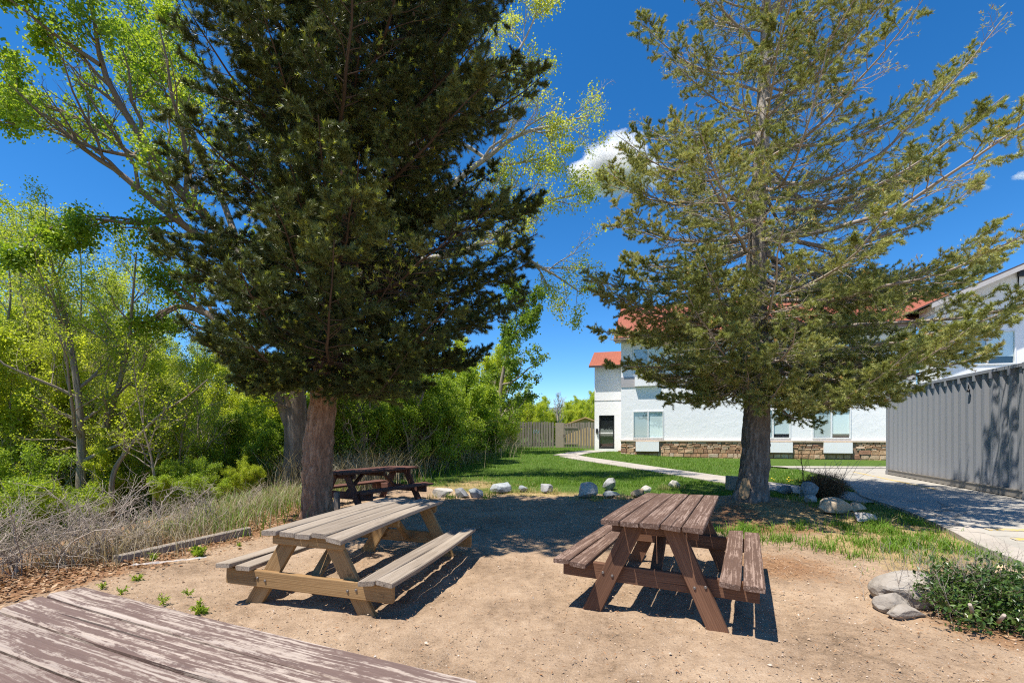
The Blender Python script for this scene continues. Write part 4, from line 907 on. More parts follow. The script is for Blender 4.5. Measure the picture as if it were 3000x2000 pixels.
# slender trees of the thicket, trunks placed one by one
def slender(label, pts, D, seed, h_extra=None, leafm=None, n=14, tm=.42, r0=.075, name='slender_tree', size=.046, lv=((16, .28, .7), (6, .42, .8), (5, .5, .85)), gap=-.5):
    P = [AT(x, y, D) for x, y in pts]; g0 = P[0].copy(); g0[2] = min(g0[2], float(gz(g0[0], g0[1]))) - .15
    rr = np.linspace(1, .16, len(P) + 1) * r0
    limb = [[*g0, rr[0]]] + [[*p, q] for p, q in zip(P, rr[1:])]
    return broadleaf(name, label, g0, [limb], seed, (BARK_YOUNG, BARK_YOUNG, leafm or L_THICK), dict(n=n, size=size, spread=.08, tm=tm, gap=gap, gs=.8), lv=lv, up=.16, t0=.22, flare=.15, amp=.05)
slender('slender grey trunked tree rising behind the dry brush and forking near its top', [(236, 1430), (238, 1300), (228, 1150), (205, 1000), (180, 880), (150, 770), (130, 660)], 11.0, 101, r0=.105)
slender('slender tree leaning right with a pale mottled trunk behind the dry brush', [(282, 1407), (296, 1320), (318, 1230), (352, 1112), (378, 990), (388, 880), (400, 740)], 11.6, 102, r0=.10)
slender('thin whitish straight sapling trunk left of the forking grey tree', [(178, 1440), (176, 1320), (170, 1180), (164, 1040), (158, 900), (150, 760)], 13.0, 103, r0=.06, leafm=L_COTPALE, n=5)
slender('thin crooked sapling at the left margin with twiggy pale yellow leaves', [(112, 1400), (100, 1290), (92, 1180), (80, 1080), (84, 960), (60, 850), (70, 720)], 12.4, 104, r0=.055, leafm=L_COTPALE, n=5, gap=-.2)
slender('dark bare trunk slanting steeply to the right through the thicket', [(330, 1400), (372, 1320), (421, 1262), (484, 1203), (550, 1160), (610, 1110)], 10.8, 105, r0=.06, n=3, gap=.0, name='leaning_tree', lv=((8, .22, .8), (4, .4, .8), (4, .5, .85)))
slender('small sapling with a thin Y shaped dark stem in front of the slanting trunk', [(452, 1410), (448, 1370), (440, 1325), (421, 1252), (398, 1120), (392, 1040)], 10.2, 106, r0=.035, n=5, lv=((12, .3, .7), (5, .42, .8), (4, .5, .85)))
slender('thin pale stemmed sapling left of the old cottonwood trunk', [(530, 1410), (528, 1320), (545, 1230), (560, 1150), (575, 1090)], 12.0, 107, r0=.04, n=7)
slender('short dark trunked tree with twisted stem right of the spruce trunk', [(1058, 1390), (1062, 1270), (1050, 1170), (1075, 1060), (1110, 960), (1130, 880)], 14.0, 108, r0=.13, leafm=L_DARKG, n=9, tm=.5)
slender('thin dark stemmed tree at the back of the dark red table', [(1202, 1375), (1205, 1300), (1220, 1220), (1245, 1130), (1255, 1050)], 15.0, 109, r0=.08, leafm=L_DARKG, n=9, tm=.5)
slender('tall leafy dark green tree leaning over the far end of the fence', [(1462, 1330), (1462, 1230), (1468, 1130), (1488, 1030), (1515, 950), (1545, 890)], 25.0, 110, r0=.17, leafm=L_DARKG, n=17, tm=.26, size=.12, lv=((19, .36, .8), (7, .45, .85), (5, .5, .85)), gap=-.7, name='leafy_tree')
# shrubs and trees massed on the river bank: a few kinds, copied
def mound_kind(name, label, seed, h, spread, stems, leafm, mats, n, size, lv=((8, .4, .7), (6, .45, .8)), tm=.5, gap=-.6, cat='shrub', group=None, up=.1, ll=(1, 2)):
    r = np.random.default_rng(seed); limbs = []
    for k in range(stems):
        a = r.uniform(0, 2 * pi); q = spread * np.sqrt(r.random()) ; hh = h * r.uniform(.6, 1) * (1 - .35 * (q / spread) ** 2)
        e = np.array([np.cos(a), np.sin(a)]) * q; b = e * .25
        limbs.append([[b[0], b[1], -.2, .018 * h / 3 + .008], [*(b + (e - b) * .35), hh * .33, .014 * h / 3 + .005], [*(b + (e - b) * .75 + r.normal(0, .08, 2)), hh * .68, .009 * h / 3 + .003], [*(e + r.normal(0, .1, 2)), hh, .003]])
    return broadleaf(name, label, (0, 0, 0), limbs, seed, (mats, mats, leafm), dict(n=n, size=size, spread=.07, tm=tm, gap=gap, gs=.9), lv=lv, up=up, trunk_first=False, t0=.15, leaf_levels=ll, cat=cat, group=group)
GB = 'leafy shrubs massed along the river bank'
KIND = [mound_kind('bank_shrub', None, 201, 3.2, 1.5, 15, L_THICK, TWIG_PALE, 13, .052, group=GB, tm=.55, lv=((11, .36, .7), (7, .42, .8), (4, .5, .8)), ll=(2, 3)),
        mound_kind('bank_shrub', None, 202, 2.6, 1.6, 16, L_DARKG, TWIG_DRY, 13, .050, group=GB, tm=.58, lv=((10, .38, .75), (7, .42, .8), (4, .5, .8)), ll=(2, 3)),
        mound_kind('bank_shrub', None, 203, 5.2, 1.7, 13, L_THICK, TWIG_DRY, 12, .064, group=GB, tm=.62, lv=((13, .26, .6), (7, .40, .8), (4, .5, .8)), ll=(2, 3), up=.2),
        mound_kind('bank_shrub', None, 204, 3.6, 1.9, 16, L_DARKG, TWIG_COT, 12, .060, group=GB, tm=.5, lv=((11, .36, .75), (7, .42, .8), (4, .5, .8)), ll=(2, 3))]
used = set(); rs = np.random.default_rng(77)
def shrub(k, px, D, scale, label, dz=0.):
    x = (px - 1500) / F * D; z = float(gz(x, D)) + dz
    sc = (scale * rs.uniform(.92, 1.08), scale * rs.uniform(.92, 1.08), scale)
    if k not in used:
        used.add(k); o = KIND[k]; o.location = (x, D, z); o.scale = sc; o.rotation_euler[2] = rs.uniform(0, 6.28); o['label'] = label
    else: o = dup(KIND[k], (x, D, z), rs.uniform(0, 6.28), sc, label)
    return o
for a in [(1, 0, 9.2, .8, 'bright leafy bush at the very left edge above the dry brush'), (0, 90, 10.6, .45, 'yellow green bush between the left edge and the whitish sapling'), (2, 40, 14.5, 1.25, 'tall pale green clump behind the bushes at the left edge'),
          (2, 190, 15.5, 1.3, 'tall light green clump behind the forking grey tree'), (0, 330, 14.6, .8, 'light green bush behind the slender leaning tree'), (1, 560, 10.6, .45, 'low leafy bush behind the timber edging and dry grass'),
          (1, 490, 12.6, .75, 'dark leafy bush behind the small Y stemmed sapling'), (0, 720, 11.2, .30, 'small green bush in front of the old cottonwood trunk'), (3, 545, 14.5, 1.05, 'dark green bush left of the old cottonwood, under its arching limb'),
          (2, 640, 19.0, 1.12, 'bright yellow green clump seen under the arching limb'), (2, 760, 17.5, .95, 'bright green clump just left of the old cottonwood trunk'), (2, 430, 19.0, 1.15, 'mid green clump far behind the slanting trunk'), (2, 300, 19.5, 1.35, 'tall clump far behind the leaning slender tree'),
          (3, 700, 14.0, .8, 'dark bush at the shaded foot of the cottonwood'), (3, 1010, 14.5, .95, 'dark leafy bush behind the dark red table'), (3, 1130, 16.0, 1.1, 'broad dark green bush right of the twisted dark trunk'), (1, 1245, 16.5, 1.3, 'leafy bush with drooping sprays above the tall dry grass'),
          (3, 1300, 19.0, 1.3, 'large deep green bush behind the tall dry grass'), (0, 1385, 23.0, 1.15, 'yellow green bush in front of the leafy dark tree'), (2, 1400, 28.0, 1.35, 'tall bright clump behind the deep green bush'), (0, 1450, 30.5, 1.2, 'bright yellow green bush beside the dark left end of the fence'),
          (3, 1400, 22.5, .75, 'dark bush at the dark left end of the fence, near the dry grass'), (2, 1230, 22.0, 1.25, 'tall green clump behind the drooping bush'), (2, 1080, 20.0, 1.15, 'tall green clump behind the twisted dark trunk'), (1, 940, 17.0, 1.2, 'green bush seen between the two big trunks'), (2, 900, 20.0, 1.1, 'light green clump far behind the two big trunks'),
          (2, -60, 11.5, 1.25, 'tall green clump cut by the left edge of the frame'), (1, 200, 10.2, .42, 'low green bush behind the thickest dry brush'), (2, 400, 12.0, .62, 'upright yellow green clump behind the dry brush, near the timber end')]:
    shrub(*a)
wz = np.array([[0, 0, -.3, .075], [.1, .05, 1.5, .065], [-.05, .1, 3., .05], [.12, 0, 4.6, .036], [.02, .1, 6.2, .02], [.15, 0, 7.8, .008]])
WISP = [broadleaf('wispy_tree', None, (0, 0, 0), [wz], 231, (BARK_YOUNG, TWIG_PALE, L_COTPALE), dict(n=9, size=.052, spread=.07, tm=.6, gap=-.5, gs=.9), lv=((22, .30, .75), (8, .40, .75), (6, .48, .85)), up=.22, t0=.15, flare=.15, amp=.05, group='wispy pale trees in the thicket'),
        broadleaf('wispy_tree', None, (0, 0, 0), [wz * [-1, 1, .9, 1]], 232, (BARK_YOUNG, BARK_YOUNG, L_THICK), dict(n=11, size=.055, spread=.07, tm=.62, gap=-.6, gs=.9), lv=((26, .27, .7), (8, .40, .75), (6, .48, .85)), up=.22, t0=.12, flare=.15, amp=.05, group='wispy pale trees in the thicket')]
usedw = set()
for k, px, D, s_, lb in [(0, 15, 12.5, 1.0, 'wispy pale tree at the left edge with many fine bare twigs'), (1, 60, 15.5, 1.15, 'tall yellow green tree behind the crooked sapling at the left'), (0, 225, 15.0, 1.12, 'wispy twiggy tree behind the forking grey tree'), (1, 300, 17.5, 1.15, 'tall yellow green tree behind the leaning slender tree'),
                     (0, 110, 18.5, 1.3, 'tall wispy tree far behind the whitish sapling'), (1, 400, 20.0, .98, 'yellow green tree far behind the slanting trunk'), (1, 505, 21.5, .90, 'pale green tree under the tip of the arching cottonwood limb'), (1, 610, 23.0, .88, 'light green narrow tree far under the arching limb'), (1, 690, 24.0, .90, 'light green narrow tree just left of the cottonwood trunk, far back'), (0, 355, 14.0, .85, 'wispy small tree between the leaning tree and the slanting trunk'), (1, -40, 17.0, 1.3, 'tall yellow green tree cut by the left edge'), (0, 160, 11.8, .62, 'short wispy tree at the foot of the whitish sapling'), (1, 445, 13.2, .60, 'short leafy tree behind the Y stemmed sapling'), (0, 270, 12.6, .6, 'short wispy tree between the forking and the leaning trunks'), (1, 40, 11.2, .58, 'short leafy tree at the left edge, behind the lowest brush'), (0, 585, 13.0, .58, 'short wispy tree left of the cottonwood trunk'), (1, 360, 12.4, .48, 'short leafy tree at the foot of the slanting trunk')]:
    x = (px - 1500) / F * D; loc = (x, D, float(gz(x, D)))
    if k not in usedw: usedw.add(k); o = WISP[k]; o.location = loc; o.rotation_euler[2] = rs.uniform(0, 6.28); o.scale = (s_,) * 3; o['label'] = lb
    else: dup(WISP[k], loc, rs.uniform(0, 6.28), s_, lb)
# a far bare tree and far trees beyond the fence
def far(k, px, D, s, label): return shrub(k, px, D, s, label)
for a in [(0, 1525, 40, 1.45, 'bright round bush rising behind the left part of the fence'), (2, 1572, 42, .90, 'bright upright clump behind the middle left of the fence'), (0, 1612, 45, 1.1, 'low bright bush behind the fence left of the bare tree'), (2, 1675, 52, .95, 'far yellow green tree above the middle of the fence'), (2, 1715, 58, 1.2, 'far light green tree directly above the fence gate'), (0, 1745, 64, 2.0, 'far broad green tree against the edge of the white wall'), (2, 1690, 62, 1.15, 'far rounded green tree left above the yellow shed'), (2, 1735, 70, 1.55, 'far green tree rising highest beside the white wall'), (0, 1660, 66, 1.5, 'far low green tree above the plain board of the fence'), (3, 1640, 60, 1.2, 'far darker green tree beside the bare tree'), (2, 1785, 74, 1.4, 'far green tree mostly hidden by the white building')]: far(*a)
bt = G(1634, 1300); r = np.random.default_rng(31)
gx, gy = AT(1634, 1240, 44)[:2]; z0 = float(gz(gx, gy))
ro = thing('bare_tree', 'thin leafless grey tree against the sky above the fence', 'tree', (gx, gy, z0)); P = smoothpath([(0, 0, -.2, .1), (.05, 0, 1.6, .08), (0, 0, 3.2, .05), (.08, 0, 4.6, .02)], 12)[None]
mb = MB(); tubes(mb, P[..., :3], P[..., 3], 6); mb.build('trunk', TWIG_PALE, ro); a1 = spawn(r, P[..., :3], P[..., 3], 26, lambda t, pl: 1.7 * (1.15 - t), .55, .3, 1., 5, .2, .2, 0, .5); a2 = spawn(r, *a1, 7, lambda t, pl: .4 * pl, .6, .2, 1., 4, .1, .2)
mb = MB(); tubes(mb, *a1, 4); tubes(mb, a2[0], np.maximum(a2[1], .012), 3); mb.build('limbs', TWIG_PALE, ro)

# woods far beyond the thicket, one mass
r = np.random.default_rng(311); n = 260000; x = -14 - 60 * r.random(n) ** 1.3; y = r.uniform(-6, 75, n); k = x < np.interp(y, [-6, 20, 40, 75], [-15, -17, -16, -14]); x, y = x[k], y[k]; n = len(x)
hh = 3.6 + 2.6 * fbm(xyz(x * .16, y * .16), 3, 5) + 1.0 * fbm(xyz(x * .7, y * .7), 2, 6) + .03 * np.maximum(0, -x - 20); z = gz(x, y) + hh * (1 - (1 - r.random(n) ** .55) * 1.0)
p = xyz(x, y, z); P = np.stack([p, p + r.normal(0, .2, p.shape)], 1); mb = MB(); leaves(mb, r, P, 1, .26, .1, .0, .75, tint=np.clip(.45 + .3 * fbm(p * .35, 2, 9), 0, 1), tsd=.16); tag(mb.build('woods', L_THICK), 'bright green woods filling the far bank beyond the thicket', 'woods', kind='stuff')

# ------------------------------------------------------------------ dry brush, tall dry grass, leaf litter, lawn blades, gravel
def xedge(y): return np.interp(y, EDGE_Y, EDGE_X)
r = np.random.default_rng(301)
def brush(n, region, h, seed, mb, hsd=.3, lean=.6):
    r = np.random.default_rng(seed); y = r.uniform(region[0], region[1], n); x = xedge(y) - .12 - np.abs(r.normal(0, region[2], n)); K = 6
    hh = h * np.clip(r.normal(1, hsd, n), .3, 1.9) * (1 - .35 * np.exp(-((xedge(y) - x) / .35))); a = r.uniform(0, 2 * pi, n); s = np.linspace(0, 1, K)
    P = xyz(x, y, gz(x, y) - .03)[:, None] + np.zeros((n, K, 3)); ll = lean * hh * r.uniform(.1, 1.2, n)
    P[..., 0] += (np.cos(a) * ll)[:, None] * s ** 1.6; P[..., 1] += (np.sin(a) * ll)[:, None] * s ** 1.6; P[..., 2] += hh[:, None] * (s - .22 * s ** 3)
    P += np.cumsum(r.normal(0, .022, P.shape), 1) * hh[:, None, None]; R = np.linspace(.0078, .003, K)[None] * r.uniform(.6, 1.3, n)[:, None]
    b = spawn(r, P, R, 8, lambda t, pl: .45 * pl * (1.2 - t), .75, .12, 1., 5, .06, .4, 0, .7, .4, .35); c = spawn(r, *b, 5, lambda t, pl: .5 * pl, .8, .2, 1., 4, 0, .35, 0, .8, .5, .35)
    ti = r.random(n); tubes(mb, P, R, 4, ti); tubes(mb, b[0], np.maximum(b[1], .0018), 3, r.random(len(b[0]))); tubes(mb, c[0], np.maximum(c[1], .0014), 3, r.random(len(c[0])))
mb = MB(); brush(90, (3.4, 6.0, .42), .50, 5, mb, .5, 1.2); brush(52, (4.8, 7.4, .36), .72, 6, mb, .4, .5); brush(18, (7.0, 11.5, .5), .40, 7, mb); tag(mb.build('dry_brush', TWIG_DRY), 'tangle of grey brown leafless stems along the edge of the dirt', 'brush', kind='stuff')
def tall(n, y0, y1, sd, h, seed, side=1.):
    r = np.random.default_rng(seed); y = r.uniform(y0, y1, n); x = xedge(y) - .1 + r.normal(-.2, sd, n) * side; return r, xyz(x, y, gz(x, y) - .02), h * np.clip(r.normal(1, .3, n), .25, 1.8)
mb = MB(); r, p, h = tall(15000, 11.2, 31, .75, .78, 12); blades(mb, r, p, h, .010, .75, r.random(len(p))); r, p, h = tall(5200, 5.0, 11.5, .45, .30, 13); blades(mb, r, p, h, .006, .8, r.random(len(p)))
tag(mb.build('dry_grass', L_STRAW), 'tall straw coloured dry grass along the bank', 'grass', kind='stuff')
mb = MB(); r, p, h = tall(2500, 6.5, 12.5, .55, .26, 14); blades(mb, r, p, h, .012, .6, r.uniform(.2, .75, len(p))); r, p, h = tall(4000, 14, 30, .7, .36, 15); p[:, 0] += .75; blades(mb, r, p, h, .014, .6, r.uniform(.1, .65, len(p)))
tag(mb.build('green_weeds', L_GRASS), 'fresh green weeds growing through the dry grass at the bank', 'weeds', kind='stuff')
# lawn
def lawn_blades(n, x0, x1, y0, y1, h, w, seed, pw=1.6):
    r = np.random.default_rng(seed); u = r.random(n); y = y0 + (y1 - y0) * u ** pw; x = r.uniform(x0, x1, n)
    ok = (np.abs(x / y) < 1.25); x, y = x[ok], y[ok]
    lawn, lit, straw = lawn_masks(x, y); pt = np.array(PATH); px = np.interp(y, pt[:, 1], pt[:, 0]); dx = np.interp(y, np.array(DRV)[::-1, 1], np.array(DRV)[::-1, 0])
    cl = fbm(xyz(x * 2.2, y * 2.2), 3, 77); dens = lawn * np.clip(.75 + 1.1 * cl, .08, 1)
    ok = (r.random(len(x)) < dens) & ~((np.abs(x - px) < .62) & (y > 9) & (y < 22.9)) & (x < dx - .36 + .3 * (y > 16)) & ~((y > 16.8) & (y < 17.9) & (x > 9.8))
    q = np.array(DOORWALK); dw = np.interp(y, q[:, 1], q[:, 0]); ok &= ~((np.abs(x - dw) < .66) & (y > 22.6))
    rel = (x - BX) * .276 + (y - BY) * .961; rx = (x - BX) * .961 - (y - BY) * .276
    ok &= ~((rel > -.12) & (rx > -.1)) & ~((rel > 2.9) & (rx > -1.8)); x, y, cl, straw, lawn = x[ok], y[ok], cl[ok], straw[ok], lawn[ok]
    dry = r.random(len(x)) < np.clip(straw * .75 + .05, 0, .8)
    t = np.where(dry, r.uniform(.76, 1, len(x)), np.clip(.40 + .22 * cl + r.normal(0, .12, len(x)), .02, .74))
    return r, xyz(x, y, gz(x, y) - .008), h * np.clip(r.normal(1, .3, len(x)), .4, 1.8) * np.where(dry, .8, 1.) * (1 + .5 * np.clip(cl, 0, 1)), w, t
mb = MB(); r, p, h, w, t_ = lawn_blades(230000, -4, 13, 4.2, 14.5, .055, .0085, 21, 1.2); blades(mb, r, p, h, w, .6, t_, 1); r, p, h, w, t_ = lawn_blades(210000, -4.5, 22, 12.5, 33.5, .065, .014, 22, 1.25); blades(mb, r, p, h, w, .6, t_, 1)
tag(mb.build('grass', L_GRASS), 'mown green lawn with straw coloured patches', 'grass', kind='stuff')
# coarse tufts in the thin grass on the right
r = np.random.default_rng(24); mb = MB()
for k in range(210):
    x, y = r.uniform(2.6, 7.2), r.uniform(4.3, 7.3)
    if x > np.interp(y, np.array(DRV)[::-1, 1], np.array(DRV)[::-1, 0]) - .45 or y < np.interp(x, [2.9, 4, 5.5, 7.2], [6.6, 5.3, 4.6, 4.4]): continue
    n = int(r.uniform(15, 75)); q = r.normal(0, r.uniform(.05, .13), (n, 2)); p = xyz(x + q[:, 0], y + q[:, 1], gz(x + q[:, 0], y + q[:, 1]) - .01); blades(mb, r, p, r.uniform(.06, .15, n), .009, .8, r.uniform(.2, .68, n))
for px, py in [(1262, 1462), (1325, 1462), (1420, 1460), (1440, 1450), (1515, 1447), (1560, 1444), (1625, 1446), (1690, 1464), (1745, 1468), (1760, 1462), (1822, 1462), (1840, 1460), (1900, 1462), (1950, 1434), (1990, 1432), (2330, 1468), (2410, 1490), (2480, 1520), (2570, 1536), (2590, 1530), (2560, 1545)]:
    g = G(px, py); n = int(r.uniform(30, 90)); q = r.normal(0, .085, (n, 2)); p = xyz(g[0] + q[:, 0], g[1] + .05 + q[:, 1], gz(g[0] + q[:, 0], g[1] + q[:, 1]) - .01); dry = r.random() < .4
    blades(mb, r, p, r.uniform(.06, .19, n), .009, .7, r.uniform(.76, 1, n) if dry else r.uniform(.15, .65, n))
tag(mb.build('grass_tufts', L_GRASS), 'coarse bright grass tufts in the dry turf', 'grass', kind='stuff')
# fallen leaves, needles and wood chips
def scatter(n, x0, x1, y0, y1, seed, pw=2.): r = np.random.default_rng(seed); return r, r.uniform(x0, x1, n), y0 + (y1 - y0) * r.random(n) ** pw
def flakes(mb, r, x, y, ln, ratio, tint):
    n = len(x); p = xyz(x, y, gz(x, y) + .012 + r.uniform(0, .012, n)); a = r.uniform(0, 2 * pi, n); d = np.stack([np.cos(a), np.sin(a), r.normal(0, .22, n)], 1); sd = np.stack([-np.sin(a), np.cos(a), r.normal(0, .3, n)], 1) * ratio * .5
    l = ln * r.uniform(.5, 1.5, n)[:, None]; V = np.stack([p, p + d * l * .5 + sd * l, p + d * l, p + d * l * .5 - sd * l], 1); mb.add(V, np.arange(n * 4).reshape(n, 4), np.repeat(tint, 4))
mb = MB(); r = np.random.default_rng(26); y = r.uniform(3.2, 9.5, 9000); x = xedge(y) + r.normal(.05, .38, 9000); flakes(mb, r, x, y, .045, .6, r.random(len(x)))
r, x, y = scatter(30000, 1.2, 7, 2.2, 10, 27, 1.); m = lawn_masks(x, y)[1]; k = r.random(len(x)) < m * .9; flakes(mb, r, x[k], y[k], .04, .14, r.uniform(.2, 1, k.sum()))
r, x, y = scatter(9000, -5.2, -.6, 5.6, 10.2, 33, 1.); k = r.random(len(x)) < np.exp(-(((x + 2.7) / 1.5) ** 2 + ((y - 7.8) / 1.5) ** 2)); flakes(mb, r, x[k], y[k], .045, .10, r.uniform(.15, .9, k.sum()))
r, x, y = scatter(15000, -5, 7, 1.6, 10.5, 28, 1.5); k = (lawn_masks(x, y)[0] < .5) & (x > xedge(y)); x, y = x[k], y[k]; flakes(mb, r, x, y, .024, .26, np.clip(r.normal(.6, .28, len(x)), 0, 1))
tag(mb.build('leaf_litter', L_LITTER), 'scattered brown leaves, needles and bark chips on the dirt', 'litter', kind='stuff')
def gravel(n, seed):
    r, x, y = scatter(n, -5.0, 6.0, 1.3, 10.8, seed, 1.9); sz = np.clip(r.lognormal(-5.5, .42, n), .0022, .016); m = lawn_masks(x, y)[0]; k = (m < .3) & (np.abs(x) < y * 1.2 + .3) & (x > xedge(y)); x, y, sz = x[k], y[k], sz[k]; n = len(x)
    O = np.array([[1, 0, 0], [-1, 0, 0], [0, 1, 0], [0, -1, 0], [0, 0, .7], [0, 0, -.7]]); a = r.uniform(0, 2 * pi, n); V = O[None] * r.uniform(.6, 1.35, (n, 6, 1)) * sz[:, None, None]; c, s = np.cos(a)[:, None], np.sin(a)[:, None]
    V = np.stack([V[..., 0] * c - V[..., 1] * s, V[..., 0] * s + V[..., 1] * c, V[..., 2]], -1) + xyz(x, y, gz(x, y) + .35 * sz + .004)[:, None]
    Fq = np.array([[0, 2, 4], [2, 1, 4], [1, 3, 4], [3, 0, 4], [2, 0, 5], [1, 2, 5], [3, 1, 5], [0, 3, 5]]); mb = MB(); mb.add(V, (np.arange(n)[:, None, None] * 6 + Fq[None]).reshape(-1, 3), np.repeat(r.random(n), 6)); return mb
t = NT('gravel_stone'); M_GRAVEL = t.done(t.bsdf(t.ramp(t.attr('tint'), [(0, (.27, .18, .115)), (.6, (.43, .31, .21)), (.9, (.56, .45, .35)), (1, (.70, .64, .57))]), .9, .2))
tag(gravel(26000, 29).build('gravel', M_GRAVEL), 'fine decomposed granite gravel on the picnic ground', 'gravel', kind='stuff')

# ------------------------------------------------------------------ small single plants
def weed(px, py, size, label, seed, n=26):
    size *= .8; g = G(px, py); r = np.random.default_rng(seed); root = thing('weed', label, 'weed', (g[0], g[1], g[2]))
    st = np.zeros((n // 3 + 3, 4, 3)); a = r.uniform(0, 2 * pi, len(st)); s = np.linspace(0, 1, 4); l = size * r.uniform(.5, 1.2, len(st))
    st[..., 0] = (np.cos(a) * l * .55)[:, None] * s; st[..., 1] = (np.sin(a) * l * .55)[:, None] * s; st[..., 2] = l[:, None] * (s - .25 * s ** 2)
    mb = MB(); tubes(mb, st, np.full(st.shape[:2], .0022), 3, .3); mb.build('stem', L_DARKG, root)
    mb = MB(); leaves(mb, r, st, max(6, n // 3), size * .42, size * .05, .1, .38, tmean=.55); mb.build('foliage', L_DARKG, root)
for a in [(582, 1630, .15, 'bushy bright green weed in front of the middle of the grey timber', 1, 46), (404, 1702, .10, 'low green weed on the dirt left of the weathered table', 2, 24), (355, 1740, .09, 'sparse green weed just beyond the corner of the closest table', 3, 16), (552, 1745, .09, 'thin upright weed on bare dirt between the two left tables', 4, 14),
          (478, 1768, .10, 'spreading weed beside the edge of the closest table', 5, 20), (588, 1798, .13, 'dark green weed close to the far edge of the closest table', 6, 28), (450, 1640, .12, 'tall weed at the near end of the grey timber', 7, 22), (700, 1600, .10, 'small weed at the far end of the grey timber', 8, 16), (300, 1722, .09, 'small weed among the brown leaves near the dry brush', 9, 16)]: weed(*a)
# leafy shrub at the boulder, with dead twigs
def low_shrub(label, c, rad, h, seed):
    r = np.random.default_rng(seed); root = thing('leafy_shrub', label, 'shrub', c); n = 240; q = r.normal(0, .42, (n, 2)) * np.array(rad); K = 5; s = np.linspace(0, 1, K)
    d2 = ((q / np.array(rad)) ** 2).sum(1); hh = h * np.clip(1.05 - .38 * d2, .25, 1) * r.uniform(.6, 1.1, n); P = np.zeros((n, K, 3)); b = q * .55
    P[..., 0] = b[:, :1] + (q - b)[:, :1] * 1.5 * s; P[..., 1] = b[:, 1:] + (q - b)[:, 1:] * 1.5 * s; P[..., 2] = hh[:, None] * (1.15 * s - .22 * s ** 3) - .03; P += np.cumsum(r.normal(0, .012, P.shape), 1); R = np.full((n, K), .0035) * np.linspace(1, .4, K)
    b1 = spawn(r, P, R, 6, lambda t, pl: .32 * pl, .8, .15, 1., 4, .05, .25, 0, .8, .5); mb = MB(); tubes(mb, P, R, 4); tubes(mb, *b1, 3); mb.build('stem', TWIG_COT, root)
    mb = MB(); ok = P[:, 2, 1] < rad[1] * .35; kk = np.repeat(ok, 6); leaves(mb, r, b1[0][kk], 8, .042, .022, .1, .55, tmean=.5, tsd=.22); leaves(mb, r, P[ok], 8, .042, .03, .3, .55, tmean=.5, tsd=.22); mb.build('foliage', L_SHRUB, root)
    n = 110; q = r.normal(0, .38, (n, 2)) * np.array(rad) + np.array([-.05, rad[1] * .40]); P = np.zeros((n, 6, 3)); s = np.linspace(0, 1, 6); P[..., 0] = q[:, :1] + r.normal(0, .14, (n, 1)) * s; P[..., 1] = q[:, 1:] + r.normal(0, .1, (n, 1)) * s; P[..., 2] = (h * r.uniform(.7, 1.4, n))[:, None] * s; P += np.cumsum(r.normal(0, .012, P.shape), 1)
    R = np.full((n, 6), .0028) * np.linspace(1, .45, 6); b1 = spawn(r, P, R, 7, lambda t, pl: .28 * pl, .8, .3, 1., 4, 0, .3, 0, .7, .5); mb = MB(); tubes(mb, P, R, 3); tubes(mb, *b1, 3); mb.build('dead_twigs', TWIG_DRY, root)
    for (x, y, z, x1, y1, z1) in ((-.44, -.28, .12, -.56, -.38, .235), (-.34, -.36, .10, -.40, -.46, .19)):
        mb = MB(); cyl(mb, (x, y, z), (x1, y1, z1), .012, .011, 10); cyl(mb, (x1, y1, z1), (x1 - .001, y1 - .001, z1 + .001), .0108, .0108, 10); mb.build('cut_stub', TWIG_DRY, root)
g = G(2860, 1830); low_shrub('low leafy green shrub with dead twigs beside the large boulder, at the lower right', (g[0] + .30, g[1] + .16, g[2]), (.60, .46), .36, 91)
# dead brown shrub and twiggy sapling on the mound
g = G(2424, 1462); r = np.random.default_rng(93); root = thing('dead_shrub', 'rusty brown dead shrub with a matted crown beside the concrete path', 'shrub', (g[0], g[1] + .1, g[2])); n = 420; K = 6; s = np.linspace(0, 1, K); a = r.uniform(0, 2 * pi, n); q = .40 * np.sqrt(r.random(n)); hh = .50 * np.sqrt(np.clip(1.05 - (q / .45) ** 2, .12, 1)) * r.uniform(.75, 1.1, n); P = np.zeros((n, K, 3)); P[..., 0] = (np.cos(a) * q)[:, None] * s ** .55; P[..., 1] = (np.sin(a) * q)[:, None] * s ** .55; P[..., 2] = hh[:, None] * s; P += np.cumsum(r.normal(0, .012, P.shape), 1); R = np.full((n, K), .004) * np.linspace(1, .4, K)
b1 = spawn(r, P, R, 11, lambda t, pl: .3 * pl, .9, .2, 1., 4, -.25, .35, 0, .7, .5, .5); mb = MB(); tubes(mb, P, R, 3); tubes(mb, b1[0], np.maximum(b1[1], .002), 3); mb.build('stem', TWIG_BROWN, root); n = 16
P = np.zeros((n, 5, 3)); P[..., 0] = r.normal(.12, .2, (n, 1)) + r.normal(.12, .3, (n, 1)) * np.linspace(0, 1, 5); P[..., 1] = r.normal(0, .15, (n, 1)); P[..., 2] = .35 + r.uniform(.25, .5, (n, 1)) * np.linspace(0, 1, 5); mb = MB(); tubes(mb, P, np.full((n, 5), .003), 3); mb.build('twigs', TWIG_DRY, root)
g = G(2362, 1440); root = thing('sapling', 'dark twiggy leafless sapling standing in front of the right wall air conditioner', 'sapling', (g[0], g[1] + .15, g[2])); P = smoothpath([(0, 0, -.1, .012), (.02, 0, .4, .010), (-.03, 0, .8, .007), (.03, 0, 1.15, .003)], 10)[None]; a1 = spawn(r, P[..., :3], P[..., 3], 18, lambda t, pl: .42 * (1.2 - t), .7, .2, 1., 5, .12, .25, 0, .6); a2 = spawn(r, *a1, 4, lambda t, pl: .4 * pl, .7, .2, 1., 4, .1, .2)
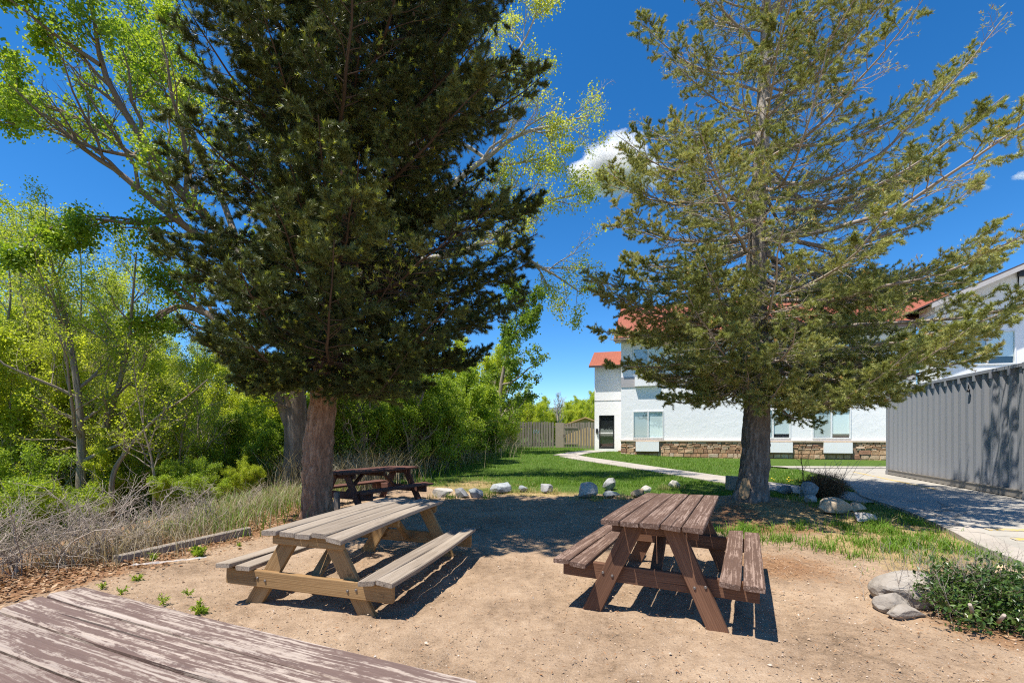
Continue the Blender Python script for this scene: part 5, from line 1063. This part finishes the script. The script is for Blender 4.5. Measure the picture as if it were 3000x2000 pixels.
mb = MB(); tubes(mb, P[..., :3], P[..., 3], 5); mb.build('trunk', TWIG_BROWN, root); mb = MB(); tubes(mb, *a1, 3); tubes(mb, *a2, 3); mb.build('limbs', TWIG_BROWN, root)
# dandelions near the mound
r = np.random.default_rng(95); M_DAND = m_plain('dandelion_yellow', (.75, .52, .03), .7); mb = MB()
for k in range(34):
    x, y = 7.3 + r.normal(0, .45), 12.6 + r.normal(0, .8)
    if abs(x - np.interp(y, np.array(PATH)[:, 1], np.array(PATH)[:, 0])) < .7: continue
    z = float(gz(x, y)); cyl(mb, (x, y, z + .05), (x + .003, y - .004, z + .066), .024, .020, 7)
tag(mb.build('dandelions', M_DAND), 'yellow dandelion heads dotted in the lawn behind the fir', 'flowers', kind='stuff')
# ------------------------------------------------------------------ mountain, cloud, sky, sun, camera
def mountain():
    t = NT('snowy_mountain_haze_blue'); p = t.pos(); n = t.noise(p, .004, 8, .62); z = t.n('SeparateXYZ', {0: p}).outputs[2]
    k = t.step(t.math('ADD', z, t.math('MULTIPLY', n, 160.)), 1160., 1260.)
    m = t.done(t.bsdf(t.mix(k, (.13, .17, .23), (.86, .88, .92)), .95, .1))  # snow over slopes whose blue has the distance haze painted in
    D0 = 16000.; nx, ny = 260, 44; x = np.linspace(-5200, 7600, nx); y = np.linspace(D0, D0 + 5200, ny); X, Y = np.meshgrid(x, y); v = (Y - D0) / 5200
    ridge = 1040 + 110 * fbm(xyz(X / 900, 0 * X, 2.2), 5, 8) + 240 * np.exp(-((X - 2230) / 260) ** 2); Z = -250 + (ridge + 250) * np.clip(1 - np.abs(v - .5) * 1.7, .1, 1) + 50 * fbm(xyz(X / 300, Y / 300), 4, 9) * np.clip(1 - np.abs(v - .5) * 2, 0, 1)
    i = (np.arange(ny - 1)[:, None] * nx + np.arange(nx - 1)[None]).reshape(-1, 1); mb = MB(); mb.add(xyz(X, Y, Z), np.concatenate([i, i + 1, i + nx + 1, i + nx], 1), smooth=False); tag(mb.build('mountain', m), kind='structure')
mountain()
SUN_EL, SUN_AZ = radians(68.5), np.array([-.85, -.53]); SUN_AZ = SUN_AZ / np.linalg.norm(SUN_AZ)
def cloud(name, label, px, py, D, w, h, seed, dens=.03):
    """a cumulus: a real volume with a billowing density"""
    c = AT(px, py, D); me = bpy.data.meshes.new(name); bm = bmesh.new(); bmesh.ops.create_cube(bm, size=2.0); bm.to_mesh(me); bm.free()
    o = bpy.data.objects.new(name, me); COL.objects.link(o); o.location = c; o.scale = (w, w * .7, h)
    t = NT(name + '_vapour'); p = t.obj(); n1 = t.noise(t.n('VectorMath', {0: p, 1: (seed, 0, 0)}, operation='ADD').outputs[0], 1.9, 8, .62); s = t.n('SeparateXYZ', {0: p})
    ln = t.n('VectorMath', {0: t.n('VectorMath', {0: p, 1: (0, 0, .15)}, operation='ADD').outputs[0]}, operation='LENGTH').outputs[1]
    f = t.math('SUBTRACT', t.math('ADD', .62, t.math('MULTIPLY', t.math('SUBTRACT', n1, .5), 1.9)), ln)
    f = t.math('MULTIPLY', t.step(f, -.02, .16), t.step(s.outputs[2], -.80, -.35))
    v = t.n('VolumePrincipled', {'Color': (1, 1, 1, 1), 'Density': t.math('MULTIPLY', f, dens), 'Anisotropy': .35}).outputs[0]
    t.t.links.new(v, t.out.inputs['Volume']); me.materials.append(t.m); return tag(o, label, 'cloud', kind='thing')
cloud('cloud', 'white cumulus cloud against the blue sky left of the fir', 1805, 475, 1500., 200., 140., 3.3, .06)
cloud('cloud', 'tiny white cloud wisp at the right edge of the sky', 2995, 512, 1500., 42., 20., 8.1, .03)
cloud('cloud', 'faint cloud wisp low in the sky right of the fir', 2885, 550, 1500., 30., 12., 5.7, .010)
cloud('cloud', 'small white cloud at the left edge of the sky above the thicket', 4, 702, 1500., 34., 16., 2.7, .03)

W = bpy.data.worlds.new('World'); SC.world = W; W.use_nodes = True; nt = W.node_tree; nt.nodes.clear()
sky = nt.nodes.new('ShaderNodeTexSky'); sky.sky_type = 'NISHITA'; sky.sun_disc = False; sky.sun_elevation = SUN_EL; sky.sun_rotation = math.atan2(SUN_AZ[0], SUN_AZ[1])
sky.altitude = 2300; sky.air_density = 1.0; sky.dust_density = .25; sky.ozone_density = 4.0
hs = nt.nodes.new('ShaderNodeHueSaturation'); hs.inputs['Saturation'].default_value = 1.30; hs.inputs['Value'].default_value = 1.08
bg = nt.nodes.new('ShaderNodeBackground'); bg.inputs['Strength'].default_value = .122; wo = nt.nodes.new('ShaderNodeOutputWorld')
nt.links.new(sky.outputs[0], hs.inputs['Color']); nt.links.new(hs.outputs[0], bg.inputs[0]); nt.links.new(bg.outputs[0], wo.inputs[0])
ld = bpy.data.lights.new('sun', 'SUN'); ld.energy = 5.0; ld.angle = radians(.53); ld.color = (1.0, .935, .83); lo = bpy.data.objects.new('sun', ld); COL.objects.link(lo)
from mathutils import Vector
tos = Vector((SUN_AZ[0] * cos(SUN_EL), SUN_AZ[1] * cos(SUN_EL), sin(SUN_EL))); lo.rotation_euler = tos.to_track_quat('Z', 'Y').to_euler(); lo.location = tos * 60
cd_ = bpy.data.cameras.new('camera'); cam = bpy.data.objects.new('camera', cd_); COL.objects.link(cam); cam.location = (0, 0, EYE); cam.rotation_euler = (radians(90), 0, 0)
cd_.sensor_width = 36.; cd_.sensor_fit = 'HORIZONTAL'; cd_.lens = F / 3000 * 36; cd_.shift_y = (HY - 1000) / 3000; cd_.clip_start = .05; cd_.clip_end = 60000
SC.camera = cam
vs = SC.view_settings; vs.view_transform = 'Standard'; vs.look = 'None'; vs.exposure = 0.66; vs.gamma = 1.0; vs.use_curve_mapping = False; SC.display_settings.display_device = 'sRGB'
cy = SC.cycles; cy.max_bounces = 8; cy.diffuse_bounces = 5; cy.glossy_bounces = 2; cy.transmission_bounces = 3; cy.volume_bounces = 3; cy.transparent_max_bounces = 8; cy.caustics_reflective = False; cy.caustics_refractive = False
cy.use_denoising = False; cy.filter_width = 1.15; cy.sample_clamp_indirect = 6.0
SC.render.engine = 'CYCLES'
